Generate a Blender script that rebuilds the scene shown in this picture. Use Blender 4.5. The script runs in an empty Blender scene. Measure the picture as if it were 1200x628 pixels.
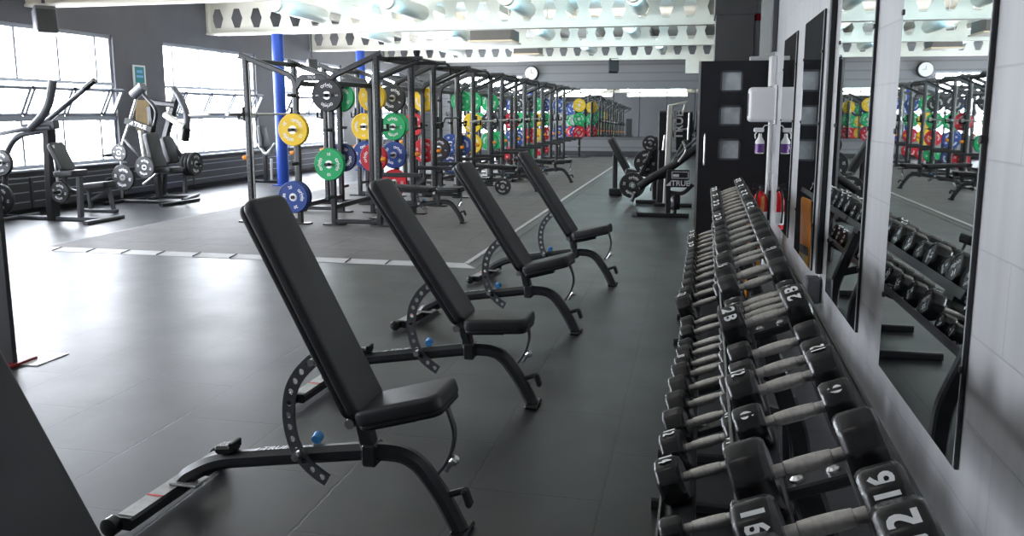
import bpy, bmesh, math, random
from mathutils import Matrix, Vector
random.seed(7)
PI = math.pi
scn = bpy.context.scene
col = scn.collection

# ------------------------------------------------------------------ camera
F, PX, PY, H = 974.0, 600.0, 285.0, 1.6
vy = Vector((215, 154, F)).normalized()
vz = Vector((0, F, -154)).normalized()
vz = (vz - vy * vz.dot(vy)).normalized()
vx = Vector((vy.y*vz.z - vy.z*vz.y, vy.z*vz.x - vy.x*vz.z, vy.x*vz.y - vy.y*vz.x))
if vx.x < 0: vx = -vx
def ray(u, v):
    c = Vector((u - PX, -(v - PY), F))
    return Vector((vx.dot(c), vy.dot(c), vz.dot(c)))
def at(u, v, Y):                       # world point seen at a photo position, at depth Y
    d = ray(u, v); t = Y / d.y
    return Vector((d.x*t, Y, H + d.z*t))
cam = bpy.data.cameras.new('camera')
cam.sensor_width = 36.0; cam.lens = F / 1200 * 36
cam.shift_y = -(314 - PY) / 1200
cam.clip_end = 200
co = bpy.data.objects.new('camera', cam); col.objects.link(co)
rt = Vector((vx.x, vy.x, vz.x)); up = Vector((vx.y, vy.y, vz.y)); fw = Vector((vx.z, vy.z, vz.z))
m3 = Matrix((rt, up, -fw)).transposed()
co.matrix_world = Matrix.Translation((0, 0, H)) @ m3.to_4x4()
scn.camera = co

# ------------------------------------------------------------------ materials
def mat(name, c, rough=.5, metal=0.0, spec=.5, noise=0.0, nscale=8.0, bump=0.0, bscale=60.0, emit=0.0):
    m = bpy.data.materials.new(name); m.use_nodes = True
    nt = m.node_tree; b = nt.nodes['Principled BSDF']
    b.inputs['Base Color'].default_value = (*c, 1)
    b.inputs['Roughness'].default_value = rough
    b.inputs['Metallic'].default_value = metal
    b.inputs['Specular IOR Level'].default_value = spec
    tc = nt.nodes.new('ShaderNodeTexCoord')
    if noise:
        n = nt.nodes.new('ShaderNodeTexNoise'); n.inputs['Scale'].default_value = nscale; n.inputs['Detail'].default_value = 5
        nt.links.new(tc.outputs['Object'], n.inputs['Vector'])
        r = nt.nodes.new('ShaderNodeMapRange')
        r.inputs[1].default_value = .3; r.inputs[2].default_value = .7
        r.inputs[3].default_value = 1 - noise; r.inputs[4].default_value = 1 + noise
        nt.links.new(n.outputs['Fac'], r.inputs[0])
        mx = nt.nodes.new('ShaderNodeMix'); mx.data_type = 'RGBA'; mx.blend_type = 'MULTIPLY'
        mx.inputs[0].default_value = 1
        mx.inputs[6].default_value = (*c, 1)
        nt.links.new(r.outputs[0], mx.inputs[7]); nt.links.new(mx.outputs[2], b.inputs['Base Color'])
    if bump:
        n2 = nt.nodes.new('ShaderNodeTexNoise'); n2.inputs['Scale'].default_value = bscale; n2.inputs['Detail'].default_value = 3
        nt.links.new(tc.outputs['Object'], n2.inputs['Vector'])
        bp = nt.nodes.new('ShaderNodeBump'); bp.inputs['Strength'].default_value = bump; bp.inputs['Distance'].default_value = .01
        nt.links.new(n2.outputs['Fac'], bp.inputs['Height']); nt.links.new(bp.outputs[0], b.inputs['Normal'])
    if emit:
        b.inputs['Emission Color'].default_value = (*c, 1); b.inputs['Emission Strength'].default_value = emit
    return m
M = {}
M['frame'] = mat('satin_black_frame', (.022, .023, .026), .33, .0, .55, .15, 14)
M['dark'] = mat('dark_metal', (.018, .018, .02), .38, .2, .5)
M['greyframe'] = mat('grey_machine_frame', (.075, .078, .088), .38, .1, .5)
M['pad'] = mat('black_vinyl', (.024, .024, .027), .42, 0, .45, .1, 5, .12, 220)
M['padside'] = mat('black_vinyl_side', (.013, .013, .015), .5, 0, .4, 0, 5, .1, 200)
M['greypad'] = mat('grey_vinyl', (.06, .06, .07), .45, 0, .4, .08, 4)
M['rubber'] = mat('black_urethane', (.011, .011, .012), .27, 0, .55, .1, 12, .05, 160)
M['head'] = mat('dumbbell_urethane', (.011, .011, .012), .25, 0, .6, .12, 20, .03, 140)
M['chrome'] = mat('worn_steel', (.66, .63, .60), .32, 1, .5, .18, 60, .25, 900)
M['steel'] = mat('bright_steel', (.72, .72, .72), .28, 1)
M['white'] = mat('white_print', (.85, .85, .85), .5)
M['silver'] = mat('silver_print', (.62, .62, .64), .4)
M['lightstrip'] = mat('pale_strip_and_sheen', (.36, .36, .35), .38, .2, .5, .2, 25)
M['red'] = mat('red_rubber', (.62, .015, .03), .42, 0, .4, .06, 9)
M['yellow'] = mat('yellow_rubber', (.92, .60, .02), .42, 0, .4, .06, 9)
M['green'] = mat('green_rubber', (.012, .40, .13), .42, 0, .4, .06, 9)
M['blue'] = mat('blue_rubber', (.02, .06, .26), .42, 0, .4, .06, 9)
M['navy'] = mat('navy_rubber', (.015, .03, .12), .45, 0, .4)
M['lightblue'] = mat('light_blue_rubber', (.2, .42, .72), .42, 0, .4)
M['greyplate'] = mat('grey_rubber', (.35, .36, .35), .45)
M['charcoal'] = mat('charcoal_rubber', (.03, .031, .034), .45, 0, .4, .08, 9)
M['orange'] = mat('orange_plastic', (.85, .28, .02), .4)
M['signyellow'] = mat('yellow_plastic', (.9, .52, .02), .4)
M['purple'] = mat('purple_liquid', (.12, .04, .22), .25)
M['plastic'] = mat('white_plastic', (.78, .78, .78), .4)
M['cream'] = mat('cream_steel_paint', (.72, .68, .6), .5, 0, .4, .06, 3)
M['ceil'] = mat('pale_ceiling', (.66, .66, .62), .7, 0, .3, .1, 1.5)
M['leftwall'] = mat('charcoal_wall_paint', (.105, .105, .115), .55, 0, .35, .08, 2, .08, 40)
M['backwall'] = mat('grey_wall', (.22, .225, .235), .6, 0, .3, .05, 1.2)
M['darkwall'] = mat('dark_grey_wall', (.085, .087, .088), .55, 0, .35, .08, 3)
M['black'] = mat('black_laminate', (.012, .012, .015), .35, 0, .5, .15, 5)
M['bluepaint'] = mat('blue_column_paint', (.015, .06, .36), .45, 0, .4, .08, 4)
M['alu'] = mat('window_alu', (.34, .36, .4), .45, .3)
M['heater'] = mat('dark_heater_casing', (.045, .046, .052), .42, .1, .5)
M['tube'] = mat('white_tube_metal', (.62, .62, .58), .3, .35)
M['speaker'] = mat('speaker_grey', (.13, .13, .14), .6)
M['beige'] = mat('beige_board', (.55, .4, .22), .6, 0, .3, .1, 20)
M['teal'] = mat('teal_print', (.02, .22, .24), .5)
M['extred'] = mat('extinguisher_red', (.6, .008, .012), .25, 0, .6)
M['acbeige'] = mat('beige_cassette', (.5, .44, .33), .5)
M['edge'] = mat('pale_ramp_edge', (.48, .48, .49), .5, 0, .4, .1, 6)
M['rampshade'] = mat('shaded_ramp_side', (.12, .12, .125), .5, 0, .4, .1, 6)
M['darkred'] = mat('dark_red_plastic', (.2, .008, .012), .4)
M['post'] = mat('dark_grey_board', (.04, .042, .043), .45, 0, .4)
M['blueknob'] = mat('blue_cap', (.05, .3, .7), .4)

def mirror_mat():
    m = bpy.data.materials.new('mirror_silver'); m.use_nodes = True
    b = m.node_tree.nodes['Principled BSDF']
    b.inputs['Base Color'].default_value = (.78, .82, .82, 1); b.inputs['Metallic'].default_value = 1
    b.inputs['Roughness'].default_value = .012
    return m
M['mirror'] = mirror_mat()
def glass_mat(name, tint=(1, 1, 1), refl=1.0):
    m = bpy.data.materials.new(name); m.use_nodes = True
    nt = m.node_tree; nt.nodes.remove(nt.nodes['Principled BSDF'])
    t = nt.nodes.new('ShaderNodeBsdfTransparent'); t.inputs[0].default_value = (*tint, 1)
    g = nt.nodes.new('ShaderNodeBsdfGlossy'); g.inputs['Roughness'].default_value = .03
    lw = nt.nodes.new('ShaderNodeLayerWeight'); pw = nt.nodes.new('ShaderNodeMath'); pw.operation = 'POWER'; pw.inputs[1].default_value = 5
    nt.links.new(lw.outputs['Facing'], pw.inputs[0])
    f = nt.nodes.new('ShaderNodeMath'); f.operation = 'MULTIPLY_ADD'; f.inputs[1].default_value = .7; f.inputs[2].default_value = .04
    nt.links.new(pw.outputs[0], f.inputs[0])
    mx = nt.nodes.new('ShaderNodeMixShader')
    nt.links.new(f.outputs[0], mx.inputs[0]); nt.links.new(t.outputs[0], mx.inputs[1]); nt.links.new(g.outputs[0], mx.inputs[2])
    nt.links.new(mx.outputs[0], nt.nodes['Material Output'].inputs[0])
    return m
M['glass'] = glass_mat('window_glass', (.97, .98, 1))
M['doorglass'] = mat('door_frosted_pane', (.42, .46, .48), .12, .0, .9, .3, 6)

def tile_mat(name, base, joint, w, h, off, rough, sheen, rot=0.0, scuff=.25, msize=.006):
    m = bpy.data.materials.new(name); m.use_nodes = True
    nt = m.node_tree; b = nt.nodes['Principled BSDF']
    tc = nt.nodes.new('ShaderNodeTexCoord'); mp = nt.nodes.new('ShaderNodeMapping')
    mp.inputs['Rotation'].default_value = (0, 0, rot); mp.inputs['Location'].default_value = (off[0], off[1], 0)
    nt.links.new(tc.outputs['Object'], mp.inputs['Vector'])
    # wavy interlocking joint
    wv = nt.nodes.new('ShaderNodeTexNoise'); wv.inputs['Scale'].default_value = 26; wv.inputs['Detail'].default_value = 1
    nt.links.new(mp.outputs[0], wv.inputs['Vector'])
    ad = nt.nodes.new('ShaderNodeVectorMath'); ad.operation = 'MULTIPLY_ADD'
    ad.inputs[1].default_value = (.02, .02, 0)
    nt.links.new(wv.outputs['Color'], ad.inputs[0]); nt.links.new(mp.outputs[0], ad.inputs[2])
    br = nt.nodes.new('ShaderNodeTexBrick')
    br.inputs['Color1'].default_value = (*base, 1)
    br.inputs['Color2'].default_value = (base[0]*1.15, base[1]*1.15, base[2]*1.15, 1)
    br.inputs['Mortar'].default_value = (*joint, 1)
    br.inputs['Scale'].default_value = 1; br.inputs['Brick Width'].default_value = w; br.inputs['Row Height'].default_value = h
    br.inputs['Mortar Size'].default_value = msize; br.inputs['Mortar Smooth'].default_value = .3
    nt.links.new(ad.outputs[0], br.inputs['Vector'])
    n = nt.nodes.new('ShaderNodeTexNoise'); n.inputs['Scale'].default_value = 3.2; n.inputs['Detail'].default_value = 9; n.inputs['Roughness'].default_value = .72
    nt.links.new(tc.outputs['Object'], n.inputs['Vector'])
    r = nt.nodes.new('ShaderNodeMapRange'); r.inputs[1].default_value = .3; r.inputs[2].default_value = .75
    r.inputs[3].default_value = 1 - scuff; r.inputs[4].default_value = 1 + scuff * 1.6
    nt.links.new(n.outputs['Fac'], r.inputs[0])
    mx = nt.nodes.new('ShaderNodeMix'); mx.data_type = 'RGBA'; mx.blend_type = 'MULTIPLY'; mx.inputs[0].default_value = 1
    nt.links.new(br.outputs['Color'], mx.inputs[6]); nt.links.new(r.outputs[0], mx.inputs[7])
    nt.links.new(mx.outputs[2], b.inputs['Base Color'])
    n3 = nt.nodes.new('ShaderNodeTexNoise'); n3.inputs['Scale'].default_value = 1.7; n3.inputs['Detail'].default_value = 6; n3.inputs['Roughness'].default_value = .6
    nt.links.new(tc.outputs['Object'], n3.inputs['Vector'])
    r2 = nt.nodes.new('ShaderNodeMapRange'); r2.clamp = False; r2.inputs[1].default_value = .3; r2.inputs[2].default_value = .7
    r2.inputs[3].default_value = rough - .035; r2.inputs[4].default_value = rough + .035
    nt.links.new(n3.outputs['Fac'], r2.inputs[0]); nt.links.new(r2.outputs[0], b.inputs['Roughness'])
    b.inputs['Specular IOR Level'].default_value = sheen
    n4 = nt.nodes.new('ShaderNodeTexNoise'); n4.inputs['Scale'].default_value = 5; n4.inputs['Detail'].default_value = 4
    nt.links.new(tc.outputs['Object'], n4.inputs['Vector'])
    bp = nt.nodes.new('ShaderNodeBump'); bp.inputs['Strength'].default_value = .25; bp.inputs['Distance'].default_value = .006
    sb = nt.nodes.new('ShaderNodeMath'); sb.operation = 'MULTIPLY_ADD'; sb.inputs[1].default_value = -1.0
    k4 = nt.nodes.new('ShaderNodeMath'); k4.operation = 'MULTIPLY'; k4.inputs[1].default_value = .35
    nt.links.new(n4.outputs['Fac'], k4.inputs[0])
    nt.links.new(br.outputs['Fac'], sb.inputs[0]); nt.links.new(k4.outputs[0], sb.inputs[2])
    nt.links.new(sb.outputs[0], bp.inputs['Height']); nt.links.new(bp.outputs[0], b.inputs['Normal'])
    return m
M['floor'] = tile_mat('rubber_floor_tiles', (.017, .018, .021), (.004, .004, .005), 1.0, .57, (-.26, -.25), .40, .62, PI/2, .3)
M['platform'] = tile_mat('platform_rubber_tiles', (.11, .104, .103), (.04, .038, .038), 1.0, 1.0, (.19, .1), .6, .3, 0, .14)

def block_mat():
    m = bpy.data.materials.new('painted_blockwork'); m.use_nodes = True
    nt = m.node_tree; b = nt.nodes['Principled BSDF']
    tc = nt.nodes.new('ShaderNodeTexCoord')
    sx = nt.nodes.new('ShaderNodeSeparateXYZ'); cb = nt.nodes.new('ShaderNodeCombineXYZ')
    nt.links.new(tc.outputs['Object'], sx.inputs[0])
    nt.links.new(sx.outputs['Y'], cb.inputs['X']); nt.links.new(sx.outputs['Z'], cb.inputs['Y'])
    br = nt.nodes.new('ShaderNodeTexBrick'); br.inputs['Scale'].default_value = 1
    br.inputs['Brick Width'].default_value = .9; br.inputs['Row Height'].default_value = .245; br.inputs['Mortar Size'].default_value = .004
    br.inputs['Mortar Smooth'].default_value = .4
    br.inputs['Color1'].default_value = (.50, .50, .51, 1); br.inputs['Color2'].default_value = (.475, .475, .487, 1)
    br.inputs['Mortar'].default_value = (.42, .42, .43, 1)
    nt.links.new(cb.outputs[0], br.inputs['Vector'])
    n = nt.nodes.new('ShaderNodeTexNoise'); n.inputs['Scale'].default_value = 2.2; n.inputs['Detail'].default_value = 8
    mp = nt.nodes.new('ShaderNodeMapping'); mp.inputs['Scale'].default_value = (1, 5, .35)
    nt.links.new(tc.outputs['Object'], mp.inputs['Vector']); nt.links.new(mp.outputs[0], n.inputs['Vector'])
    r = nt.nodes.new('ShaderNodeMapRange'); r.inputs[1].default_value = .3; r.inputs[2].default_value = .7
    r.inputs[3].default_value = .9; r.inputs[4].default_value = 1.06
    nt.links.new(n.outputs['Fac'], r.inputs[0])
    mx = nt.nodes.new('ShaderNodeMix'); mx.data_type = 'RGBA'; mx.blend_type = 'MULTIPLY'; mx.inputs[0].default_value = 1
    nt.links.new(br.outputs['Color'], mx.inputs[6]); nt.links.new(r.outputs[0], mx.inputs[7])
    nt.links.new(mx.outputs[2], b.inputs['Base Color'])
    b.inputs['Roughness'].default_value = .34; b.inputs['Specular IOR Level'].default_value = .45
    bp = nt.nodes.new('ShaderNodeBump'); bp.inputs['Strength'].default_value = .3; bp.inputs['Distance'].default_value = .004; bp.invert = True
    nt.links.new(br.outputs['Fac'], bp.inputs['Height']); nt.links.new(bp.outputs[0], b.inputs['Normal'])
    return m
M['block'] = block_mat()
def plank_mat(name, c, pitch):
    m = mat(name, c, .55, 0, .3)
    nt = m.node_tree; b = nt.nodes['Principled BSDF']
    tc = nt.nodes.new('ShaderNodeTexCoord'); w = nt.nodes.new('ShaderNodeTexWave'); w.bands_direction = 'Z'
    w.inputs['Scale'].default_value = 2*PI / pitch / 20; w.inputs['Distortion'].default_value = 0
    nt.links.new(tc.outputs['Object'], w.inputs['Vector'])
    cr = nt.nodes.new('ShaderNodeValToRGB'); cr.color_ramp.elements[0].position = 0; cr.color_ramp.elements[1].position = .12
    cr.color_ramp.elements[0].color = (c[0]*.7, c[1]*.7, c[2]*.7, 1); cr.color_ramp.elements[1].color = (*c, 1)
    nt.links.new(w.outputs['Fac'], cr.inputs[0]); nt.links.new(cr.outputs[0], b.inputs['Base Color'])
    return m
M['siding'] = plank_mat('grey_board_wall', (.23, .235, .245), .3)

# ------------------------------------------------------------------ mesh builder
def rot_to(axis):                      # matrix whose +Z is the axis
    return Vector(axis).normalized().to_track_quat('Z', 'Y').to_matrix().to_4x4()
def fillet(pts, rad, n=5):
    pts = [Vector(p) for p in pts]; out = [pts[0]]
    for i in range(1, len(pts) - 1):
        a, b, c = pts[i-1], pts[i], pts[i+1]
        u = (a - b); w = (c - b)
        L = min(rad, u.length * .49, w.length * .49)
        p, q = b + u.normalized() * L, b + w.normalized() * L
        for k in range(n + 1):
            t = k / n
            out.append(p * (1-t)**2 + b * 2*t*(1-t) + q * t*t)
    out.append(pts[-1]); return out
class MB:
    def __init__(s): s.v = []; s.f = []; s.mi = []; s.M = Matrix.Identity(4); s.cur = 0
    def add(s, vs, fs):
        o = len(s.v); s.v += [s.M @ Vector(p) for p in vs]
        s.f += [tuple(i + o for i in f) for f in fs]; s.mi += [s.cur] * len(fs)
    def box(s, c, d, R=None, bev=0.0):
        c = Vector(c); hx, hy, hz = d[0]/2, d[1]/2, d[2]/2
        b = min(bev, hx*.9, hy*.9, hz*.9)
        T = Matrix.Translation(c) @ (R.to_4x4() if R else Matrix.Identity(4))
        if b <= 0:
            vs = [(x*hx, y*hy, z*hz) for x in (-1, 1) for y in (-1, 1) for z in (-1, 1)]
            fs = [(0, 1, 3, 2), (4, 6, 7, 5), (0, 4, 5, 1), (2, 3, 7, 6), (0, 2, 6, 4), (1, 5, 7, 3)]
        else:
            vs = []; idx = {}
            for x in (-1, 1):
                for y in (-1, 1):
                    for z in (-1, 1):
                        for a in range(3):
                            p = [x*(hx-b), y*(hy-b), z*(hz-b)]
                            p[a] = (x*hx, y*hy, z*hz)[a]
                            idx[(x, y, z, a)] = len(vs); vs.append(tuple(p))
            fs = []
            for a in range(3):
                o1, o2 = (a+1) % 3, (a+2) % 3
                for sgn in (-1, 1):
                    q = []
                    for (p1, p2) in ((-1, -1), (1, -1), (1, 1), (-1, 1)):
                        k = [0, 0, 0]; k[a] = sgn; k[o1] = p1; k[o2] = p2
                        q.append(idx[(*k, a)])
                    fs.append(tuple(q if sgn > 0 else q[::-1]))
                for s1 in (-1, 1):
                    for s2 in (-1, 1):
                        q = []
                        for (e, ax) in ((-1, o1), (1, o1), (1, o2), (-1, o2)):
                            k = [0, 0, 0]; k[a] = e; k[o1] = s1; k[o2] = s2
                            q.append(idx[(*k, ax)])
                        fs.append(tuple(q if s1*s2 > 0 else q[::-1]))
            for x in (-1, 1):
                for y in (-1, 1):
                    for z in (-1, 1):
                        q = [idx[(x, y, z, a)] for a in range(3)]
                        fs.append(tuple(q if x*y*z > 0 else q[::-1]))
        s.add([T @ Vector(p) for p in vs], fs)
    def sweep(s, pts, sec, side=None, closed=False):
        pts = [Vector(p) for p in pts]; n = len(pts); k = len(sec); vs = []; fs = []
        if side is None:
            d = (pts[-1] - pts[0]); d = d if d.length > 1e-6 else pts[1] - pts[0]
            nrm = None
            for i in range(1, n - 1):
                c = (pts[i] - pts[i-1]).cross(pts[i+1] - pts[i])
                if c.length > 1e-7: nrm = c; break
            side = nrm if nrm is not None else (Vector((0, 0, 1)).cross(d) if abs(d.normalized().z) < .99 else Vector((0, 1, 0)))
        side = Vector(side).normalized()
        for i in range(n):
            a = pts[i] - pts[i-1] if i > 0 else (pts[0] - pts[-1] if closed else pts[1] - pts[0])
            b = pts[i+1] - pts[i] if i < n-1 else (pts[0] - pts[-1] if closed else pts[-1] - pts[-2])
            t = (a.normalized() + b.normalized())
            t = t.normalized() if t.length > 1e-6 else b.normalized()
            sd = (side - t * side.dot(t))
            sd = sd.normalized() if sd.length > 1e-4 else t.orthogonal().normalized()
            nm = t.cross(sd)
            ca = max(.35, t.dot(b.normalized()))
            for (x, y) in sec: vs.append(pts[i] + sd * x + nm * (y / ca))
        for i in range(n if closed else n - 1):
            j = (i + 1) % n
            for q in range(k):
                r = (q + 1) % k
                fs.append((i*k+q, i*k+r, j*k+r, j*k+q))
        if not closed:
            fs.append(tuple(range(k))[::-1]); fs.append(tuple((n-1)*k + q for q in range(k)))
        s.add(vs, fs)
    def tube(s, pts, r, n=10, fil=0, k=5, side=None):
        if fil: pts = fillet(pts, fil, k)
        s.sweep(pts, [(r*math.cos(2*PI*i/n), r*math.sin(2*PI*i/n)) for i in range(n)], side)
    def bar(s, pts, w, h, fil=0, k=5, side=None, c=None):   # rectangular tube: w along side, h in the bend plane
        if fil: pts = fillet(pts, fil, k)
        c = min(w, h) * .18 if c is None else c
        a, b = w/2, h/2
        sec = [(a, -b+c), (a, b-c), (a-c, b), (-a+c, b), (-a, b-c), (-a, -b+c), (-a+c, -b), (a-c, -b)]
        s.sweep(pts, sec, side)
    def lathe(s, prof, origin=(0, 0, 0), axis=(0, 0, 1), n=20, rf=None):
        T = Matrix.Translation(Vector(origin)) @ rot_to(axis); vs = []; fs = []; k = len(prof)
        for (z, r) in prof:
            for i in range(n):
                a = 2*PI*i/n; q = r * (rf(a) if rf else 1)
                vs.append(T @ Vector((q*math.cos(a), q*math.sin(a), z)))
        for i in range(k-1):
            for j in range(n):
                l = (j+1) % n
                fs.append((i*n+j, i*n+l, (i+1)*n+l, (i+1)*n+j))
        fs.append(tuple(range(n))[::-1]); fs.append(tuple((k-1)*n+j for j in range(n)))
        s.add(vs, fs)
    def ring(s, prof, origin=(0, 0, 0), axis=(0, 0, 1), n=20):
        T = Matrix.Translation(Vector(origin)) @ rot_to(axis); k = len(prof); vs = []; fs = []
        for (z, r) in prof:
            for i in range(n): vs.append(T @ Vector((r*math.cos(2*PI*i/n), r*math.sin(2*PI*i/n), z)))
        for i in range(k):
            q = (i+1) % k
            for j in range(n): l = (j+1) % n; fs.append((i*n+j, i*n+l, q*n+l, q*n+j))
        s.add(vs, fs)
    def pad(s, L, W, T, rc, re, M0, n=6):                    # rounded cushion: length X, width Y, thickness Z
        def outline(ins):
            a, b, r = L/2-ins, W/2-ins, max(.002, rc-ins); o = []
            for (cx, cy, a0) in ((a-r, b-r, 0), (-a+r, b-r, PI/2), (-a+r, -b+r, PI), (a-r, -b+r, 1.5*PI)):
                for i in range(n+1):
                    t = a0 + PI/2*i/n; o.append((cx + r*math.cos(t), cy + r*math.sin(t)))
            return o
        rings = []
        for i in range(5):
            t = PI/2 * (4-i)/4; rings.append((-T/2 + re*(1-math.sin(t)), re*(1-math.cos(t))))
        for i in range(5):
            t = PI/2 * i/4; rings.append((T/2 - re*(1-math.sin(t)), re*(1-math.cos(t))))
        vs = []; fs = []; k = 4*(n+1)
        for (z, ins) in rings: vs += [M0 @ Vector((x, y, z)) for (x, y) in outline(ins)]
        for i in range(len(rings)-1):
            for j in range(k):
                l = (j+1) % k; fs.append((i*k+j, i*k+l, (i+1)*k+l, (i+1)*k+j))
        # rings run: bottom inset -> out -> top inset
        fs.append(tuple(range(k))[::-1]); fs.append(tuple((len(rings)-1)*k + j for j in range(k)))
        s.add(vs, fs)
    def prism(s, poly, T, h):
        n = len(poly)
        vs = [T @ Vector((x, y, 0)) for x, y in poly] + [T @ Vector((x, y, h)) for x, y in poly]
        fs = [tuple(range(n))[::-1], tuple(range(n, 2*n))] + [(i, (i+1) % n, n+(i+1) % n, n+i) for i in range(n)]
        s.add(vs, fs)
    def text(s, txt, size, T, arc=0.0, idx=1, bold=.012):
        vs, fs = text_mesh(txt, bold)
        o = []
        for (x, y) in vs:
            x *= size; y *= size
            if arc:
                a = x / arc; rr = arc + y
                o.append(T @ Vector((rr*math.sin(a), rr*math.cos(a), 0)))
            else: o.append(T @ Vector((x, y, 0)))
        c = s.cur; s.cur = idx; s.add(o, fs); s.cur = c
    def build(s, name, mats, parent=None, ang=35):
        me = bpy.data.meshes.new(name); me.from_pydata([tuple(p) for p in s.v], [], s.f)
        mats = mats if isinstance(mats, (list, tuple)) else [mats]
        for m in mats: me.materials.append(M[m] if isinstance(m, str) else m)
        me.polygons.foreach_set('material_index', s.mi)
        me.polygons.foreach_set('use_smooth', [True]*len(s.f))
        bm = bmesh.new(); bm.from_mesh(me); bmesh.ops.recalc_face_normals(bm, faces=bm.faces); bm.to_mesh(me); bm.free()
        me.update()
        me.set_sharp_from_angle(angle=math.radians(ang))
        o = bpy.data.objects.new(name, me); col.objects.link(o)
        if parent: o.parent = parent
        return o
_tc = {}
def text_mesh(txt, bold):
    key = (txt, bold)
    if key not in _tc:
        cu = bpy.data.curves.new('lettering', 'FONT'); cu.body = txt; cu.align_x = 'CENTER'; cu.align_y = 'CENTER'
        cu.size = 1; cu.offset = bold; cu.resolution_u = 3
        o = bpy.data.objects.new('lettering', cu); col.objects.link(o)
        dg = bpy.context.evaluated_depsgraph_get()
        me = bpy.data.meshes.new_from_object(o.evaluated_get(dg))
        _tc[key] = ([(v.co.x, v.co.y) for v in me.vertices], [tuple(p.vertices) for p in me.polygons])
        bpy.data.objects.remove(o); bpy.data.meshes.remove(me); bpy.data.curves.remove(cu)
    return _tc[key]
def frame3(o, x, y):                   # matrix from origin, x dir and y dir
    x = Vector(x).normalized(); y = Vector(y).normalized(); z = x.cross(y)
    m = Matrix((x, y, z)).transposed().to_4x4(); m.translation = Vector(o); return m
def thing(name, label, cat, loc=(0, 0, 0), rz=0.0, group=None):
    o = bpy.data.objects.new(name, None); o.empty_display_size = .2; col.objects.link(o)
    o.location = loc; o.rotation_euler = (0, 0, rz); tag(o, label, cat, group); return o
def tag(o, label, cat, group=None):
    o['label'] = label; o['category'] = cat
    if group: o['group'] = group
    elif 'group' in o.keys(): del o['group']
    return o
def struct(o): o['kind'] = 'structure'; return o
def copy_tree(o, parent=None):
    c = o.copy(); col.objects.link(c)
    if parent: c.parent = parent
    for ch in list(o.children): copy_tree(ch, c)
    return c

# ================================================================== THE ROOM
XL, XR, Y0, Y1, ZC = -10.4, .78, -3.0, 31.0, 4.2
def bx(name, x0, x1, y0, y1, z0, z1, m, parent=None, bev=0):
    b = MB(); b.box(((x0+x1)/2, (y0+y1)/2, (z0+z1)/2), (x1-x0, y1-y0, z1-z0), bev=bev)
    return b.build(name, m, parent)
struct(bx('floor', XL-.3, 2.2, Y0, Y1+.3, -.1, 0, 'floor'))
struct(bx('ceiling', XL-.3, 2.2, Y0, Y1+.3, ZC, ZC+.1, 'ceil'))
BW = (-8.9, -6.35, .75, 2.95)  # opening for an added window that supplies the brightness behind the far racks
b = MB(); b.box(((XL-.3+BW[0])/2, Y1+.15, ZC/2), (BW[0]-XL+.3, .3, ZC)); b.box(((2.2+BW[1])/2, Y1+.15, ZC/2), (2.2-BW[1], .3, ZC))
b.box(((BW[0]+BW[1])/2, Y1+.15, BW[2]/2), (BW[1]-BW[0], .3, BW[2])); b.box(((BW[0]+BW[1])/2, Y1+.15, (BW[3]+ZC)/2), (BW[1]-BW[0], .3, ZC-BW[3]))
struct(b.build('wall_back', 'siding'))
b = MB(); yb = Y1+.1
for z in (BW[2]+.03, 1.55, 2.2, BW[3]-.03): b.box(((BW[0]+BW[1])/2, yb, z), (BW[1]-BW[0], .1, .06))
for k in range(4): b.box((BW[0]+.03+k*(BW[1]-BW[0]-.06)/3, yb, (BW[2]+BW[3])/2), (.05, .09, BW[3]-BW[2]))
bwf = struct(b.build('window_7', 'alu'))
b = MB(); b.box(((BW[0]+BW[1])/2, yb, (BW[2]+BW[3])/2), (BW[1]-BW[0], .006, BW[3]-BW[2])); b.build('pane', 'glass', bwf)
struct(bx('wall_front', XL-.3, 2.2, Y0-.3, Y0, 0, ZC, 'backwall'))
struct(bx('wall_right', XR, XR+.25, Y0, 9.12, 0, ZC, 'block'))
struct(bx('wall_right_recess', .95, 1.2, 9.12, Y1, 0, ZC, 'darkwall'))
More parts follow.
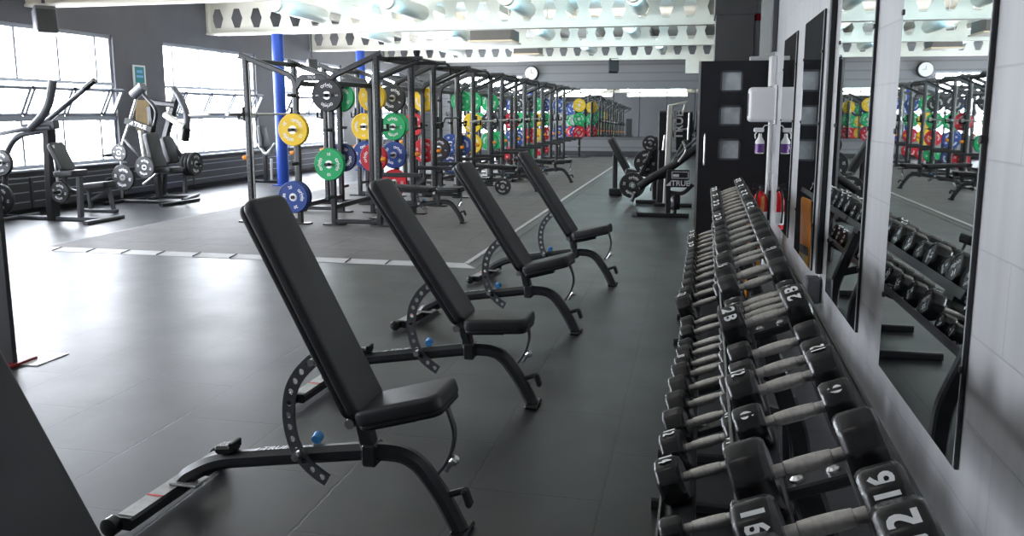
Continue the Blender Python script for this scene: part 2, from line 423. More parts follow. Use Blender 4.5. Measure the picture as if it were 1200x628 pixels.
# left wall: sill band, head band and piers around four long windows
wins = [(-.3, 3.4), (4.87, 8.47), (9.97, 13.60), (15.08, 18.68), (20.1, 23.75), (25.4, 29.0)]  # first window, out of view, is added to light the near right wall
b = MB()
ZS, ZT = .69, 2.97
b.box((XL-.15, (Y0+Y1)/2, ZS/2), (.3, Y1-Y0, ZS)); b.box((XL-.15, (Y0+Y1)/2, (ZT+ZC)/2), (.3, Y1-Y0, ZC-ZT))
e = Y0
for (a, c) in wins + [(Y1, Y1)]:
    b.box((XL-.15, (e+a)/2, (ZS+ZT)/2), (.3, a-e, ZT-ZS)); e = c
struct(b.build('wall_left', 'leftwall'))
ZR, ZM = 2.10, 1.49
for wi, (a, c) in enumerate(wins):
    f = MB(); xo = XL - .10
    L = c - a; first = .37 if wi != 2 else .38
    ys = []
    y = (a + .38) if wi >= 3 else c - .40
    if wi >= 3:
        while y < c - .1: ys.append(y); y += .93
    else:
        while y > a + .1: ys.append(y); y -= .91
        ys = ys[::-1]
    for (z, h, d) in ((ZT-.03, .06, .1), (ZR, .055, .12), (ZM, .085, .14), (ZS+.03, .06, .12)):
        f.box((xo, (a+c)/2, z), (d, L, h))
    for yy in (a+.025, c-.025): f.box((xo, yy, (ZS+ZT)/2), (.09, .05, ZT-ZS))
    for yy in ys:
        f.box((xo, yy, (ZR+ZT)/2), (.08, .045, ZT-ZR)); f.box((xo, yy, (ZS+ZM)/2), (.08, .045, ZM-ZS))
    fr = struct(f.build('window_%d' % (wi+1), 'alu'))
    g = MB(); g.box((xo, (a+c)/2, (ZR+ZT)/2), (.006, L-.1, ZT-ZR-.1)); g.box((xo, (a+c)/2, (ZS+ZM)/2), (.006, L-.1, ZM-ZS-.12))
    g.build('pane', 'glass', fr)
    # tilting sashes of the middle row, hinged at the bottom and leaning into the room
    ed = [a+.04] + ys + [c-.04]
    for i in range(len(ed)-1):
        y0, y1 = ed[i]+.02, ed[i+1]-.02
        if y1 - y0 < .2: continue
        hh = ZR - ZM - .09; lean = .24
        T = Matrix.Translation((xo+.06, (y0+y1)/2, ZM+.05)) @ Matrix.Rotation(math.asin(lean/hh), 4, 'Y')
        sm = MB(); sm.M = T; w = y1 - y0
        for sy in (-1, 1): sm.box((0, sy*(w/2-.025), hh/2), (.05, .05, hh))
        sm.box((0, 0, .025), (.05, w, .05)); sm.box((0, 0, hh-.025), (.05, w, .05))
        so = sm.build('sash', 'alu', fr)
        pm = MB(); pm.M = T; pm.box((0, 0, hh/2), (.006, w-.1, hh-.1)); pm.build('pane', 'glass', so)
    sl = MB(); sl.box((XL+.02, (a+c)/2, ZS-.015), (.16, L+.06, .035), bev=.006); sl.build('window_sill', 'alu', fr)
# heater casing along the left wall
for i in range(12):
    y0 = 4.6 + i*2.2
    if y0 > 29: break
    t = thing('heater_casing', 'dark metal heater casing panel low on the left wall, one of a continuous run', 'heater', (XL+.09, y0+1.1, 0), 0, 'heater casings under the windows')
    m = MB(); m.box((0, 0, .33), (.16, 2.19, .5), bev=.012); m.build('casing', 'heater', t)
    m = MB()
    for k in range(3): m.box((.083, 0, .2+k*.15), (.006, 2.1, .016))
    m.build('louvre', 'alu', t)
struct(bx('trim_1', XL, XL+.02, Y0, Y1, 0, .08, 'heater'))

# platform: raised rubber area with a pale ramp edge
PXa, PXb, PYa, PYb, PZ = -7.45, -2.33, 8.33, 29.6, .022
struct(bx('trim_2', PXa, PXb, PYa, PYb, 0, PZ, 'platform'))
m = MB(); w = .16
pr = [((PXa-w, PYa-w), (PXb+w, PYa-w), (PXb, PYa), (PXa, PYa)), ((PXb+w, PYa-w), (PXb+w, PYb), (PXb, PYb), (PXb, PYa)), ((PXa-w, PYb), (PXa-w, PYa-w), (PXa, PYa), (PXa, PYb))]
for q in pr:
    vs = [(q[0][0], q[0][1], .004), (q[1][0], q[1][1], .004), (q[2][0], q[2][1], PZ+.001), (q[3][0], q[3][1], PZ+.001), (q[0][0], q[0][1], 0), (q[1][0], q[1][1], 0)]
    m.cur = 0 if q is pr[0] else 2  # side ramps take a darker copy of the edge colour as their shade
    m.add(vs, [(0, 1, 2, 3), (4, 5, 1, 0)])
m.cur = 0; m.box((PXb+.025, (PYa+PYb)/2, PZ-.003), (.055, PYb-PYa, .012))
m.cur = 1
for k in range(12):
    x = PXa + .2 + k*.455
    if x < PXb: m.box((x, PYa-w/2, .014), (.006, w, .02), R=Matrix.Rotation(.1, 3, 'X'))
struct(m.build('trim_3', ['edge', 'greyframe', 'rampshade']))

# castellated beams
def beam(y, x0, x1, name, zb=3.24, hz=.72):
    m = MB(); zt = zb + hz
    m.box(((x0+x1)/2, y, zb+.02), (x1-x0, .24, .04)); m.box(((x0+x1)/2, y, zt-.02), (x1-x0, .24, .04))
    p = .455; n = int((x1-x0)/p); za, zc = zb+.04, zt-.04; zm = zb+.35; hw, hn, hh = .135, .065, .2
    x = x0
    for i in range(n):
        xa, xb = x, x + p; xc = (xa+xb)/2
        for yy in (y-.006, y+.006):
            V = [(xa, za), (xb, za), (xb, zc), (xa, zc),
                 (xc-hn, zm-hh), (xc+hn, zm-hh), (xc+hw, zm), (xc+hn, zm+hh), (xc-hn, zm+hh), (xc-hw, zm), (xa, zm), (xb, zm)]
            m.add([(px, yy, pz) for px, pz in V], [(0, 1, 5, 4), (1, 11, 6, 5), (11, 2, 7, 6), (2, 3, 8, 7), (3, 10, 9, 8), (10, 0, 4, 9)])
        x = xb
    if x < x1 - .01: m.box(((x+x1)/2, y, (za+zc)/2), (x1-x, .012, zc-za))
    m.box((x0+.03, y, (zb+zt)/2), (.05, .2, hz))
    o = m.build(name, 'cream'); struct(o); return o
for i, y in enumerate((11.7, 16.75, 21.75, 27.4)): beam(y, XL, .93, 'trim_%d' % (4+i))
# shallow purlins running down the room, seen through the beams
for k in range(7):
    x = -9.6 + k*1.62
    struct(bx('trim_%d' % (8+k), x-.05, x+.05, Y0, Y1, ZC-.16, ZC, 'cream'))
for y, (u, v) in ((16.75, (325, 45)), (21.75, (422, 58))):
    p = at(u, v, y)
    m = MB(); m.lathe([(0, .125), (3.235, .125)], (p.x, y, 0), (0, 0, 1), 24)
    m.box((p.x, y, .01), (.36, .36, .02))
    o = m.build('support_column', 'bluepaint')
    tag(o, 'round royal blue steel column under the %s cream beam' % ('nearer' if y < 20 else 'farther'), 'column', 'blue columns by the left wall')
# long tube fittings between the beams
tubes = []
for bay, y0 in (('nearest', 14.4), ('middle', 19.5), ('farthest', 25.0)):
    for k in range(5):
        x = -7.6 + k*2.17 - (0 if bay != 'middle' else .45)
        if x > .6: continue
        t = thing('tube_light', 'white cylindrical tube fitting under the ceiling in the %s bay, number %d from the windows' % (bay, k+1), 'light fitting', (x, y0, 3.56), 0, 'ceiling tube fittings')
        m = MB(); m.lathe([(0, .13), (.0, .15), (.015, .155), (2.0, .155), (2.02, .15), (2.02, .12)], (0, 0, 0), (0, 1, 0), 28); m.build('housing', 'tube', t)
        m = MB(); m.lathe([(-.004, .135), (.0, .14)], (0, 0, 0), (0, 1, 0), 28); m.build('end_cap', 'plastic', t)
        for yy in (.4, 1.7):
            m = MB(); m.tube([(0, yy, .15), (0, yy, ZC-3.56)], .01, 6); m.build('hanger', 'steel', t)
# ceiling cassettes
for nm, (u0, v0, u1, v1, y), lab in (('a', (548, 37, 600, 49, 19.0), 'wide beige ceiling cassette unit hanging behind the second beam'), ('b', (600, 56, 632, 64, 24.3), 'smaller looking beige ceiling cassette unit hanging farther back')):
    p, q = at(u0, v1, y), at(u1, v1, y)
    w = q.x - p.x; t = thing('air_conditioner', lab, 'air conditioner', ((p.x+q.x)/2, y+w/2, p.z), 0)
    m = MB(); m.box((0, 0, .16), (w*.92, w*.92, .26), bev=.01); m.build('casing', 'darkwall', t)
    m = MB(); m.box((0, 0, .015), (w, w, .04), bev=.01); m.build('grille_panel', 'acbeige', t)
    for sx in (-1, 1):
        for sy in (-1, 1):
            m = MB(); m.tube([(sx*w*.4, sy*w*.4, .28), (sx*w*.4, sy*w*.4, ZC-p.z)], .012, 6); m.build('hanger', 'steel', t)
# loudspeakers
def speaker(p, s, rz, m_, lab, ztop):
    t = thing('loudspeaker', lab, 'speaker', p, rz)
    m = MB(); m.box((0, 0, 0), (s*.75, s*.7, s), R=Matrix.Rotation(math.radians(-14), 3, 'X'), bev=.02); m.build('cabinet', m_, t)
    m = MB(); m.box((0, -s*.355, -s*.01), (s*.66, .012, s*.9), R=Matrix.Rotation(math.radians(-14), 3, 'X')); m.build('grille', 'dark', t)
    m = MB(); m.tube([(0, 0, s*.45), (0, s*.1, s*.75), (0, s*.1, ztop-p.z)], .025, 8); m.box((0, s*.1, ztop-p.z-.01), (.12, .12, .02)); m.build('bracket', 'greyframe', t)
speaker(at(53, 25, 11.62), .42, math.radians(50), 'speaker', 'light grey loudspeaker under the nearest beam above the left windows', 3.24)
speaker(at(366, 76, 20.6), .32, math.radians(40), 'speaker', 'grey loudspeaker bracketed under a beam beside the blue columns', 4.2)
speaker(at(719, 77, 27.4), .42, math.radians(12), 'dark', 'black loudspeaker hanging in front of the far grey wall', 3.24)
# far wall: clock and mirrors
p = at(623, 86, 30.9)
t = thing('wall_clock', 'round white wall clock high on the far grey wall', 'clock', (p.x, 30.98, p.z))
m = MB(); m.lathe([(0, .27), (.16, .27), (.2, .25)], (0, .02, 0), (0, -1, 0), 32); m.build('case', 'dark', t)
m = MB(); m.lathe([(.2, .235), (.205, .23)], (0, .02, 0), (0, -1, 0), 32); m.build('face', 'plastic', t)
m = MB(); m.box((0, -.192, .07), (.012, .004, .14)); m.box((.05, -.192, 0), (.1, .004, .015)); m.build('hand', 'dark', t)
px = [at(u, 104, 30.95).x for u in (620, 652, 685.7, 719.5, 750, 781.7, 815, 846)]
for i in range(len(px)-1):
    a, c = px[i]+.008, px[i+1]-.008
    t = thing('wall_mirror', ['farthest left', 'second from the left', 'third from the left', 'middle', 'third from the right', 'second from the right', 'farthest right'][i] + ' mirror panel on the far grey wall', 'mirror', ((a+c)/2, 30.96, .69), 0, 'mirror panels on the far wall')
    t.rotation_euler = (math.radians(-.8), 0, 0); t.location.y = 30.93
    m = MB(); m.box((0, .02, .86), (c-a, .03, 1.72)); m.build('backing', 'darkwall', t)
    m = MB(); m.box((0, 0, .86), (c-a-.01, .006, 1.71)); m.build('mirror_glass', 'mirror', t)
struct(bx('baseboard_back', XL, .95, 30.98, 31.0, 0, .16, 'heater'))
# right wall: tall mirrors
mz0, mz1 = .575, 2.235
mys = [(2.50, 3.52), (4.05, 4.97), (5.63, 6.55), (7.08, 8.02), (-1.0, 0.0)]
labs = ['tall mirror on the right wall nearest the front, beside the dumbbells marked 32', 'tall mirror on the right wall, second from the front, beside the vertical conduit',
        'tall mirror on the right wall, third from the front, reflecting the orange sign', 'farthest tall mirror on the right wall, beside the white dispenser', None]
for (a, c), lb in zip(mys, labs):
    if lb is None: continue
    t = thing('wall_mirror', lb, 'mirror', (XR-.001, (a+c)/2, mz0), 0, 'tall mirrors on the right wall')
    m = MB(); m.box((-.006, 0, (mz1-mz0)/2), (.01, c-a, mz1-mz0)); m.build('backing', 'black', t)
    m = MB(); m.box((-.013, 0, (mz1-mz0)/2), (.005, c-a-.012, mz1-mz0-.012)); m.build('mirror_glass', 'mirror', t)
    for k, zz in enumerate((.3, .95, 1.4)):
        for s in (-1, 1):
            m = MB(); m.box((-.017, s*((c-a)/2-.004), zz), (.008, .02, .022), bev=.003); m.build('clip', 'dark', t)
# conduit with socket box
t = thing('conduit', 'dark vertical cable conduit ending in a small grey socket box between the mirrors', 'conduit', (XR-.02, 5.24, .53))
m = MB(); m.box((0, 0, 1.9), (.035, .05, 3.6), bev=.005); m.build('channel', 'dark', t)
m = MB(); m.box((-.03, 0, .0), (.09, .11, .16), bev=.012); m.build('socket_box', 'speaker', t)
t = thing('cable_trunking', 'pale grey cable trunking box on the right wall above the dispenser', 'trunking', (XR-.03, 8.95, 2.0))
m = MB(); m.box((0, 0, 0), (.06, .26, .3), bev=.006); m.build('box', 'speaker', t).data.materials[0] = M['plastic']
m = MB(); m.box((.0, .02, 1.2), (.05, .1, 2.0), bev=.004); m.build('channel', 'greyframe', t)
# dispenser with spray bottle, pipe, extinguisher
t = thing('paper_dispenser', 'white rounded paper dispenser on the right wall past the last mirror', 'dispenser', (XR-.005, 8.75, 1.5))
m = MB(); m.pad(.34, .3, .26, .05, .03, frame3((-.13, 0, .17), (0, 0, 1), (0, 1, 0))); m.build('cover', 'plastic', t)
m = MB(); m.box((-.262, 0, .17), (.004, .16, .22)); m.build('window_slot', 'speaker', t)
m = MB(); m.box((-.01, 0, .17), (.02, .34, .38), bev=.005); m.build('back_plate', 'plastic', t)
t = thing('spray_bottle', 'spray bottle of purple liquid hanging below the white dispenser', 'bottle', (XR-.14, 8.72, 1.185))
m = MB(); m.lathe([(0, .035), (.01, .045), (.12, .045), (.165, .02), (.2, .016)], n=18); m.build('bottle', 'plastic', t)
m = MB(); m.lathe([(.012, .046), (.1, .046)], n=18); m.build('liquid', 'purple', t)
m = MB(); m.box((-.015, 0, .235), (.1, .03, .045), bev=.01); m.tube([(-.03, 0, .22), (-.05, 0, .19), (-.045, 0, .15)], .007, 6); m.tube([(.02, 0, .25), (.04, 0, .28), (.13, 0, .29)], .006, 6); m.build('trigger_head', 'plastic', t)
o = MB(); o.tube([(XR-.03, 8.92, .02), (XR-.03, 8.92, 1.82)], .022, 12)
for z in (.4, 1.0, 1.5): o.box((XR-.02, 8.92, z), (.05, .07, .02))
tag(o.build('wall_pipe', 'plastic'), 'thin white vertical pipe below the dispenser beside the fire extinguisher', 'pipe')
p = Vector((XR-.10, 8.86, .40))
t = thing('fire_extinguisher', 'red fire extinguisher on the right wall beyond the end of the dumbbell rack', 'fire extinguisher', p)
m = MB(); m.lathe([(0, .06), (.01, .075), (.3, .075), (.36, .055), (.385, .025), (.41, .02)], n=24); m.build('cylinder', 'extred', t)
m = MB(); m.box((-.02, 0, .42), (.12, .025, .02), bev=.005); m.box((-.02, 0, .455), (.11, .02, .015), R=Matrix.Rotation(.2, 3, 'Y')); m.lathe([(.39, .018), (.45, .016)], n=10); m.build('valve', 'dark', t)
m = MB(); m.tube([(.02, -.02, .42), (-.04, -.08, .4), (-.05, -.085, .2), (-.045, -.08, .08)], .011, 8, fil=.05); m.build('hose', 'dark', t)
m = MB(); m.lathe([(.06, .0765), (.19, .0765)], n=24); m.build('label_band', 'plastic', t)
m = MB(); m.box((.088, 0, .25), (.015, .06, .3)); m.build('wall_bracket', 'dark', t)
# door leaf standing open at the end of the right wall
DY = 9.42
dm = MB()
x0, x1, zt = .045, .80, 2.14
wz = [(1.82, 2.03), (1.46, 1.66), (1.09, 1.30)]
wx0, wx1 = .262, .478
dm.box(((x0+wx0)/2, DY, zt/2), (wx0-x0, .045, zt)); dm.box(((x1+wx1)/2, DY, zt/2), (x1-wx1, .045, zt))
zz = [0] + [v for w in wz[::-1] for v in w] + [zt]
for k in range(0, len(zz), 2): dm.box(((wx0+wx1)/2, DY, (zz[k]+zz[k+1])/2), (wx1-wx0, .045, zz[k+1]-zz[k]))
door = struct(dm.build('door_1', 'black'))
for (a, c) in wz:
    m = MB(); m.box(((wx0+wx1)/2, DY, (a+c)/2), (wx1-wx0, .012, c-a)); m.build('pane', 'doorglass', door)
    m = MB()
    for s in (-1, 1):
        m.box(((wx0+wx1)/2 + s*(wx1-wx0)/2, DY-.024, (a+c)/2), (.02, .012, c-a+.02)); m.box(((wx0+wx1)/2, DY-.024, (a if s < 0 else c)), (wx1-wx0+.02, .012, .02))
    m.build('pane_frame', 'greyframe', door)
m = MB(); m.box((x0-.012, DY, zt/2), (.024, .05, zt)); m.build('edge_strip', 'steel', door)
m = MB(); m.tube([(.11, DY-.02, 1.02), (.11, DY-.07, 1.02), (.11, DY-.07, 1.36), (.11, DY-.02, 1.36)], .011, 10, fil=.02); m.build('door_handle', 'steel', door)
# pillar, pipe and ledges behind the door
struct(bx('wall_pillar', .19, .60, 9.75, 10.4, 0, ZC, 'darkwall'))
struct(bx('trim_20', .175, .615, 9.735, 10.41, 2.66, ZC, 'darkwall', bev=.004))
struct(bx('trim_21', .56, .93, 9.5, 9.7, 2.13, 2.19, 'plastic'))
o = MB(); o.tube([(.655, 10.1, 0), (.655, 10.1, ZC)], .035, 14); ob = o
o.cur = 1; o.lathe([(2.62, .0365), (2.7, .0365)], (.655, 10.1, 0), (0, 0, 1), 14)
tag(o.build('drain_pipe', ['plastic', 'extred']), 'white vertical pipe with a red band beside the dark pillar', 'pipe')
pa, pb = at(803, 86, 27.0), at(838, 68, 27.0)
struct(bx('trim_22', pa.x, pb.x+.3, 27.0, 27.5, pa.z, 3.24, 'cream'))
# left pier: poster and board
def wallpanel(name, u, v, w, h, lab, cat):
    d = ray(u, v); k = (XL+.012)/d.x; y, z = d.y*k, H + d.z*k
    t = thing(name, lab, cat, (XL+.012, y, z)); return t
t = wallpanel('poster', 163.5, 94, .3, .5, 'framed teal and white notice on the dark pier between the left windows', 'poster')
m = MB(); m.box((0, 0, 0), (.02, .36, .56)); m.build('frame', 'plastic', t)
m = MB(); m.box((.012, 0, .1), (.004, .27, .3)); m.build('upper_print', 'teal', t)
m = MB(); m.box((.012, 0, -.15), (.004, .27, .18)); m.build('lower_print', 'darkwall', t)
m = MB(); m.box((.0145, 0, .16), (.002, .17, .05)); m.box((.0145, .0, .07), (.002, .2, .04)); m.build('heading', 'lightblue', t)
t = wallpanel('notice_board', 167, 135, .3, .5, 'plain beige board on the dark pier below the teal notice', 'board')
m = MB(); m.box((0, 0, 0), (.03, .42, .58), bev=.005); m.build('panel', 'beige', t)
# dark board at the left edge of the photo with a red and pale foot
t = thing('display_board', 'tall dark grey board standing on a flat foot at the left edge', 'board', (-4.385, 4.33, 0))
m = MB(); m.box((0, 0, .95), (.40, .035, 1.86), bev=.004); m.build('panel', 'post', t)
m = MB(); m.box((0, 0, .012), (.46, .3, .018), R=Matrix.Rotation(.0, 3, 'Z'), bev=.004); m.build('foot', 'darkred', t)
o = bx('floor_mat', -4.75, -4.04, 4.34, 4.62, .001, .006, 'plastic'); tag(o, 'thin pale plastic sheet lying on the floor beside the dark board', 'mat')

# ================================================================== ADJUSTABLE BENCHES
def band_with_holes(m, cpts, width, th, nholes, rh, y):      # flat curved plate in the XZ plane with round holes
    P = [Vector(p) for p in cpts]; Ls = [0]
    for i in range(1, len(P)): Ls.append(Ls[-1] + (P[i]-P[i-1]).length)
    def ev(sv):
        sv = min(max(sv, 0), Ls[-1] - 1e-6)
        for i in range(1, len(P)):
            if sv <= Ls[i] + 1e-9:
                t = (sv - Ls[i-1]) / (Ls[i] - Ls[i-1]); p = P[i-1].lerp(P[i], t)
                a = P[max(i-2, 0)]; bb = P[min(i+1, len(P)-1)]
                tg = (bb - a).normalized(); return p, Vector((-tg.z, 0, tg.x))
    def pt(sv, wv, yy): p, n = ev(sv); q = p + n * wv; return (q.x, yy, q.z)
    tot = Ls[-1]; cell = tot / nholes; N = 16
    for h in range(nholes):
        s0 = h*cell; sc = s0 + cell/2; outer = []; inner = []
        for k in range(N):
            a = 2*PI*k/N + PI/4; c, sn = math.cos(a), math.sin(a); q = max(abs(c), abs(sn))
            outer.append((sc + c/q*cell/2, sn/q*width/2)); inner.append((sc + c*rh, sn*rh))
        vs = []
        for yy in (y-th/2, y+th/2):
            vs += [pt(a, b_, yy) for a, b_ in outer] + [pt(a, b_, yy) for a, b_ in inner]
        fs = []
        for k in range(N):
            l = (k+1) % N
            fs.append((k, l, N+l, N+k)); fs.append((2*N+l, 2*N+k, 3*N+k, 3*N+l)); fs.append((N+k, N+l, 3*N+l, 3*N+k))
            if abs(outer[k][1]) > width*.499 and abs(outer[l][1]) > width*.499: fs.append((l, k, 2*N+k, 2*N+l))
        if h == 0 or h == nholes-1:
            e = s0 if h == 0 else s0+cell
            o = [pt(e, -width/2, y-th/2), pt(e, width/2, y-th/2), pt(e, width/2, y+th/2), pt(e, -width/2, y+th/2)]
            m.add(o, [(0, 1, 2, 3)])
        m.add(vs, fs)
def catmull(pts, n=5):
    P = [Vector(p) for p in pts]; o = []
    for i in range(len(P)-1):
        a, b, c, d = P[max(i-1, 0)], P[i], P[i+1], P[min(i+2, len(P)-1)]
        for k in range(n):
            t = k/n; o.append(.5*((2*b) + (c-a)*t + (2*a-5*b+4*c-d)*t*t + (3*b-a-3*c+d)*t**3))
    o.append(P[-1]); return o
def make_bench(label, loc, rz, back_deg, seat_deg, group, flat=False):
    t = thing('adjustable_bench', label, 'weight bench', loc, rz, group)
    beam_pts = [(-1.235, 0, .05), (-1.20, 0, .10), (-1.05, 0, .185), (-.36, 0, .30), (-.19, 0, .30), (-.07, 0, .14), (-.005, 0, .012)]
    m = MB(); m.bar(beam_pts, .062, .068, fil=.17, k=8, side=(0, 1, 0), c=.02)
    d = Vector((.69, 0, .115)).normalized(); o = Vector((-.80, 0, .2267)); n_ = Vector((-d.z, 0, d.x))
    m.text('◢ TRUE', .05, frame3(o + n_*.0352, d, (0, 1, 0)))
    m.build('main_beam', ['frame', 'silver'], t)
    m = MB(); m.bar([(-1.25, -.33, .045), (-1.25, .33, .045)], .085, .05); m.cur = 1
    m.box((-1.25, 0, .0715), (.07, .62, .002)); m.cur = 2; m.box((-1.25, -.14, .073), (.07, .012, .002)); m.build('rear_crossbar', ['frame', 'lightstrip', 'extred'], t)  # pale strip puts the light reflected off the crossbar top into colour
    for s in (-1, 1):
        m = MB(); m.lathe([(-.022, .03), (-.018, .037), (.018, .037), (.022, .03)], (-1.285, s*.35, .042), (0, 1, 0), 20); m.build('wheel', 'rubber', t)
    m = MB(); m.box((-1.19, 0, .078), (.13, .1, .012), bev=.004); m.build('joint_plate', 'lightstrip', t)
    m = MB(); m.box((0, 0, .012), (.07, .15, .022), bev=.008); m.build('front_foot', 'rubber', t)
    m = MB(); m.box((-1.0, 0, .243), (.085, .07, .035), R=Matrix.Rotation(-.12, 3, 'Y'), bev=.01); m.box((-.965, 0, .262), (.02, .074, .035), bev=.004); m.build('stopper', 'rubber', t)
    arc = catmull([(-.575, 0, .66), (-.635, 0, .60), (-.675, 0, .53), (-.69, 0, .45), (-.687, 0, .38), (-.67, 0, .31), (-.635, 0, .25), (-.585, 0, .205), (-.535, 0, .175)])
    m = MB(); band_with_holes(m, arc, .052, .009, 12, .012, -.042); m.build('ladder_arc', 'greyframe', t)
    m = MB(); m.lathe([(-.02, .016), (.02, .016)], (-.655, -.055, .268), (0, 1, 0), 12); m.build('locking_pin', 'steel', t)
    m = MB(); m.lathe([(0, .02), (.03, .022), (.04, .016)], (-.62, .036, .30), (0, 1, .3), 14); m.build('blue_cap', 'blueknob', t)
    m = MB(); m.bar([(-.37, 0, .31), (-.40, 0, .45)], .07, .055, side=(0, 1, 0)); m.box((-.36, 0, .29), (.06, .085, .09), bev=.008); m.build('seat_post', 'frame', t)
    for s in (-1, 1):
        m = MB(); m.lathe([(-.012, .02), (.012, .02)], (-.415, s*.07, .43), (0, 1, 0), 12); m.build('pivot_bolt', 'steel', t)
    m = MB(); m.bar([(-.05, 0, .50), (-.015, 0, .40), (-.045, 0, .30), (-.085, 0, .24)], .03, .012, fil=.06, side=(0, 1, 0)); m.build('seat_strap', 'greyframe', t)
    m = MB(); m.tube([(-.06, 0, .25), (-.035, 0, .29)], .012, 10); m.lathe([(0, .018), (.02, .02), (.03, .012)], (-.035, 0, .285), (.7, 0, .7), 12); m.build('pop_pin', 'steel', t)
    m = MB(); m.tube([(-.055, 0, .15), (.02, 0, .18)], .013, 10); m.box((.025, 0, .15), (.025, .045, .075), R=Matrix.Rotation(-.35, 3, 'Y'), bev=.008); m.build('transport_handle', 'dark', t)
    # backrest, built along its own hinge
    h = Vector((-.418, 0, .418)); L = .91
    def cushion(name, ang, L, W, sgn, hinge, th=.052):
        a = math.radians(ang); ux = Vector((sgn*math.cos(a), 0, math.sin(a)))
        nz = Vector((math.sin(a), 0, math.cos(a))) if sgn < 0 else Vector((-math.sin(a), 0, math.cos(a)))
        uy = nz.cross(ux)
        T = frame3(hinge + ux*(L/2+.02) + nz*.065, ux, uy)
        m = MB(); m.pad(L, W, th, .045, .018, T); p = m.build(name, 'pad', t)
        T2 = frame3(hinge + ux*(L/2+.02) + nz*.031, ux, uy)
        m = MB(); m.pad(L-.008, W-.012, .030, .045, .012, T2); q = m.build('base_cushion', 'padside', p)
        c0 = hinge + ux*.02 + nz*.002; c1 = hinge + ux*(L*.62) + nz*.002
        m = MB(); m.bar([c0, c1], .05, .03, side=(0, 1, 0)); m.build('support_rail', 'frame', p)
        return p, ux, nz
    if flat:
        cushion('backrest', 2, L, .28, -1, h); cushion('seat', 2, .36, .28, 1, h + Vector((.03, 0, 0)))
    else:
        p, ux, nz = cushion('backrest', back_deg, L, .255, -1, h)
        b0 = h + ux*.27 - nz*.012
        m = MB(); m.bar([b0 + Vector((0, -.042, 0)), Vector((-.575, -.042, .66))], .012, .04, side=(0, 1, 0)); m.lathe([(-.02, .014), (.02, .014)], (-.575, -.05, .655), (0, 1, 0), 10); m.build('arc_link', 'steel', t)
        cushion('seat', seat_deg, .355, .26, 1, h + Vector((.035, 0, -.025)), .066)
    return t
BG = 'adjustable benches in a row'
make_bench('black incline bench cut off by the left edge of the photo, nearest the camera', (-.96, 1.50, 0), 0, 62, 14, BG)
make_bench('black incline bench nearest the front with its whole frame in view and tilted seat', (-.825, 2.87, 0), math.radians(-2), 62.6, 16, BG)
make_bench('black incline bench second in the row, with the flattest seat', (-.82, 4.31, 0), math.radians(-2), 56, 4, BG)
make_bench('black incline bench third in the row, its rear wheel by the platform corner', (-.80, 5.87, 0), math.radians(-6), 56, 16, BG)
make_bench('black incline bench farthest in the row, smallest looking of the four', (-.70, 7.62, 0), math.radians(-6), 56, 14, BG)

# ================================================================== DUMBBELLS AND THEIR RACKS
TILT = math.radians(22); YAW = .0115
_heads = {}
def octo(n=10, k=.25):
    def rf(a):
        q = 2*PI/n; t = (a + q/2) % q - q/2
        return (1-k) + k * math.cos(PI/n) / math.cos(t) * 1.03
    return rf
FACE_A = math.radians(126)               # direction of the printed facet, seen from the front
def head_mesh(r, L, num, side):
    """side -1 = left head (outer face toward -x), +1 = right head"""
    m = MB(); rf = octo(10, .85); s = side
    prof = [(0, r*.45), (.0, r*.86), (L*.08, r*.95), (L*.2, r), (L*.82, r), (L*.93, r*.965), (L, r*.87), (L, r*.8), (L-.004, r*.77), (L-.004, r*.3)]
    m.lathe(prof, (s*.072, 0, 0), (s, 0, 0), 60, rf)
    if num:
        # rim facet normal in the local frame (rotated so the facet meets the eye)
        for ang in (36*3+18, 36*2+18):
            a = math.radians(ang if True else ang)
        sz = min(L*.82, r*.78) if len(num) > 1 else min(L*.8, r*.85)
        nrm = Vector((0, -math.cos(math.radians(54)), math.sin(math.radians(54))))
        tdn = Vector((0, -math.sin(math.radians(54)), -math.cos(math.radians(54))))   # down the rim toward the front
        rr = r*(1-.85 + .85*math.cos(PI/10)*1.03) + .0012
        c = Vector((s*(.072 + L*.51), 0, 0)) + nrm*rr
        T = frame3(c, tdn if s < 0 else -tdn, (-s*1.0, 0, 0))
        m.text(num, sz*1.0, T, idx=1, bold=.03)
        T = frame3(Vector((s*(.072+L-.0035), 0, -r*.02)), (0, s, 0), (0, 0, 1))
        m.text(num, r*.5, T @ Matrix.Translation((0, -r*.3, 0)), idx=1, bold=.02)
        m.text('origin', r*.42, T @ Matrix.Translation((0, r*.32, 0)), idx=1, bold=.01)
    o = m.build('head', ['head', 'white']); me = o.data; bpy.data.objects.remove(o); return me
_hm = MB(); _hm.lathe([(-.076, .0145), (-.05, .0145), (-.048, .0165), (-.02, .0182), (.02, .0182), (.048, .0165), (.05, .0145), (.076, .0145)], (0, 0, 0), (1, 0, 0), 14)
_ho = _hm.build('handle', 'chrome'); HANDLE = _ho.data; bpy.data.objects.remove(_ho)
def place_dumbbell(y, r, num, mid, zaxis, label, group, roll=0.0):
    L = .05 + r*.42
    nrm = Vector((-math.sin(TILT), 0, math.cos(TILT)))
    p = Vector((mid + YAW*y, y, zaxis)) + nrm*(r - .065)
    t = thing('dumbbell', label, 'dumbbell', p, 0, group)
    t.rotation_euler = (0, -TILT, -YAW)
    h = bpy.data.objects.new('handle', HANDLE); col.objects.link(h); h.parent = t
    for s in (-1, 1):
        k = (round(r, 4), num, s)
        if k not in _heads: _heads[k] = head_mesh(r, L, num, s)
        o = bpy.data.objects.new('head', _heads[k]); col.objects.link(o); o.parent = t; o.rotation_euler = (roll, 0, 0)
    return t
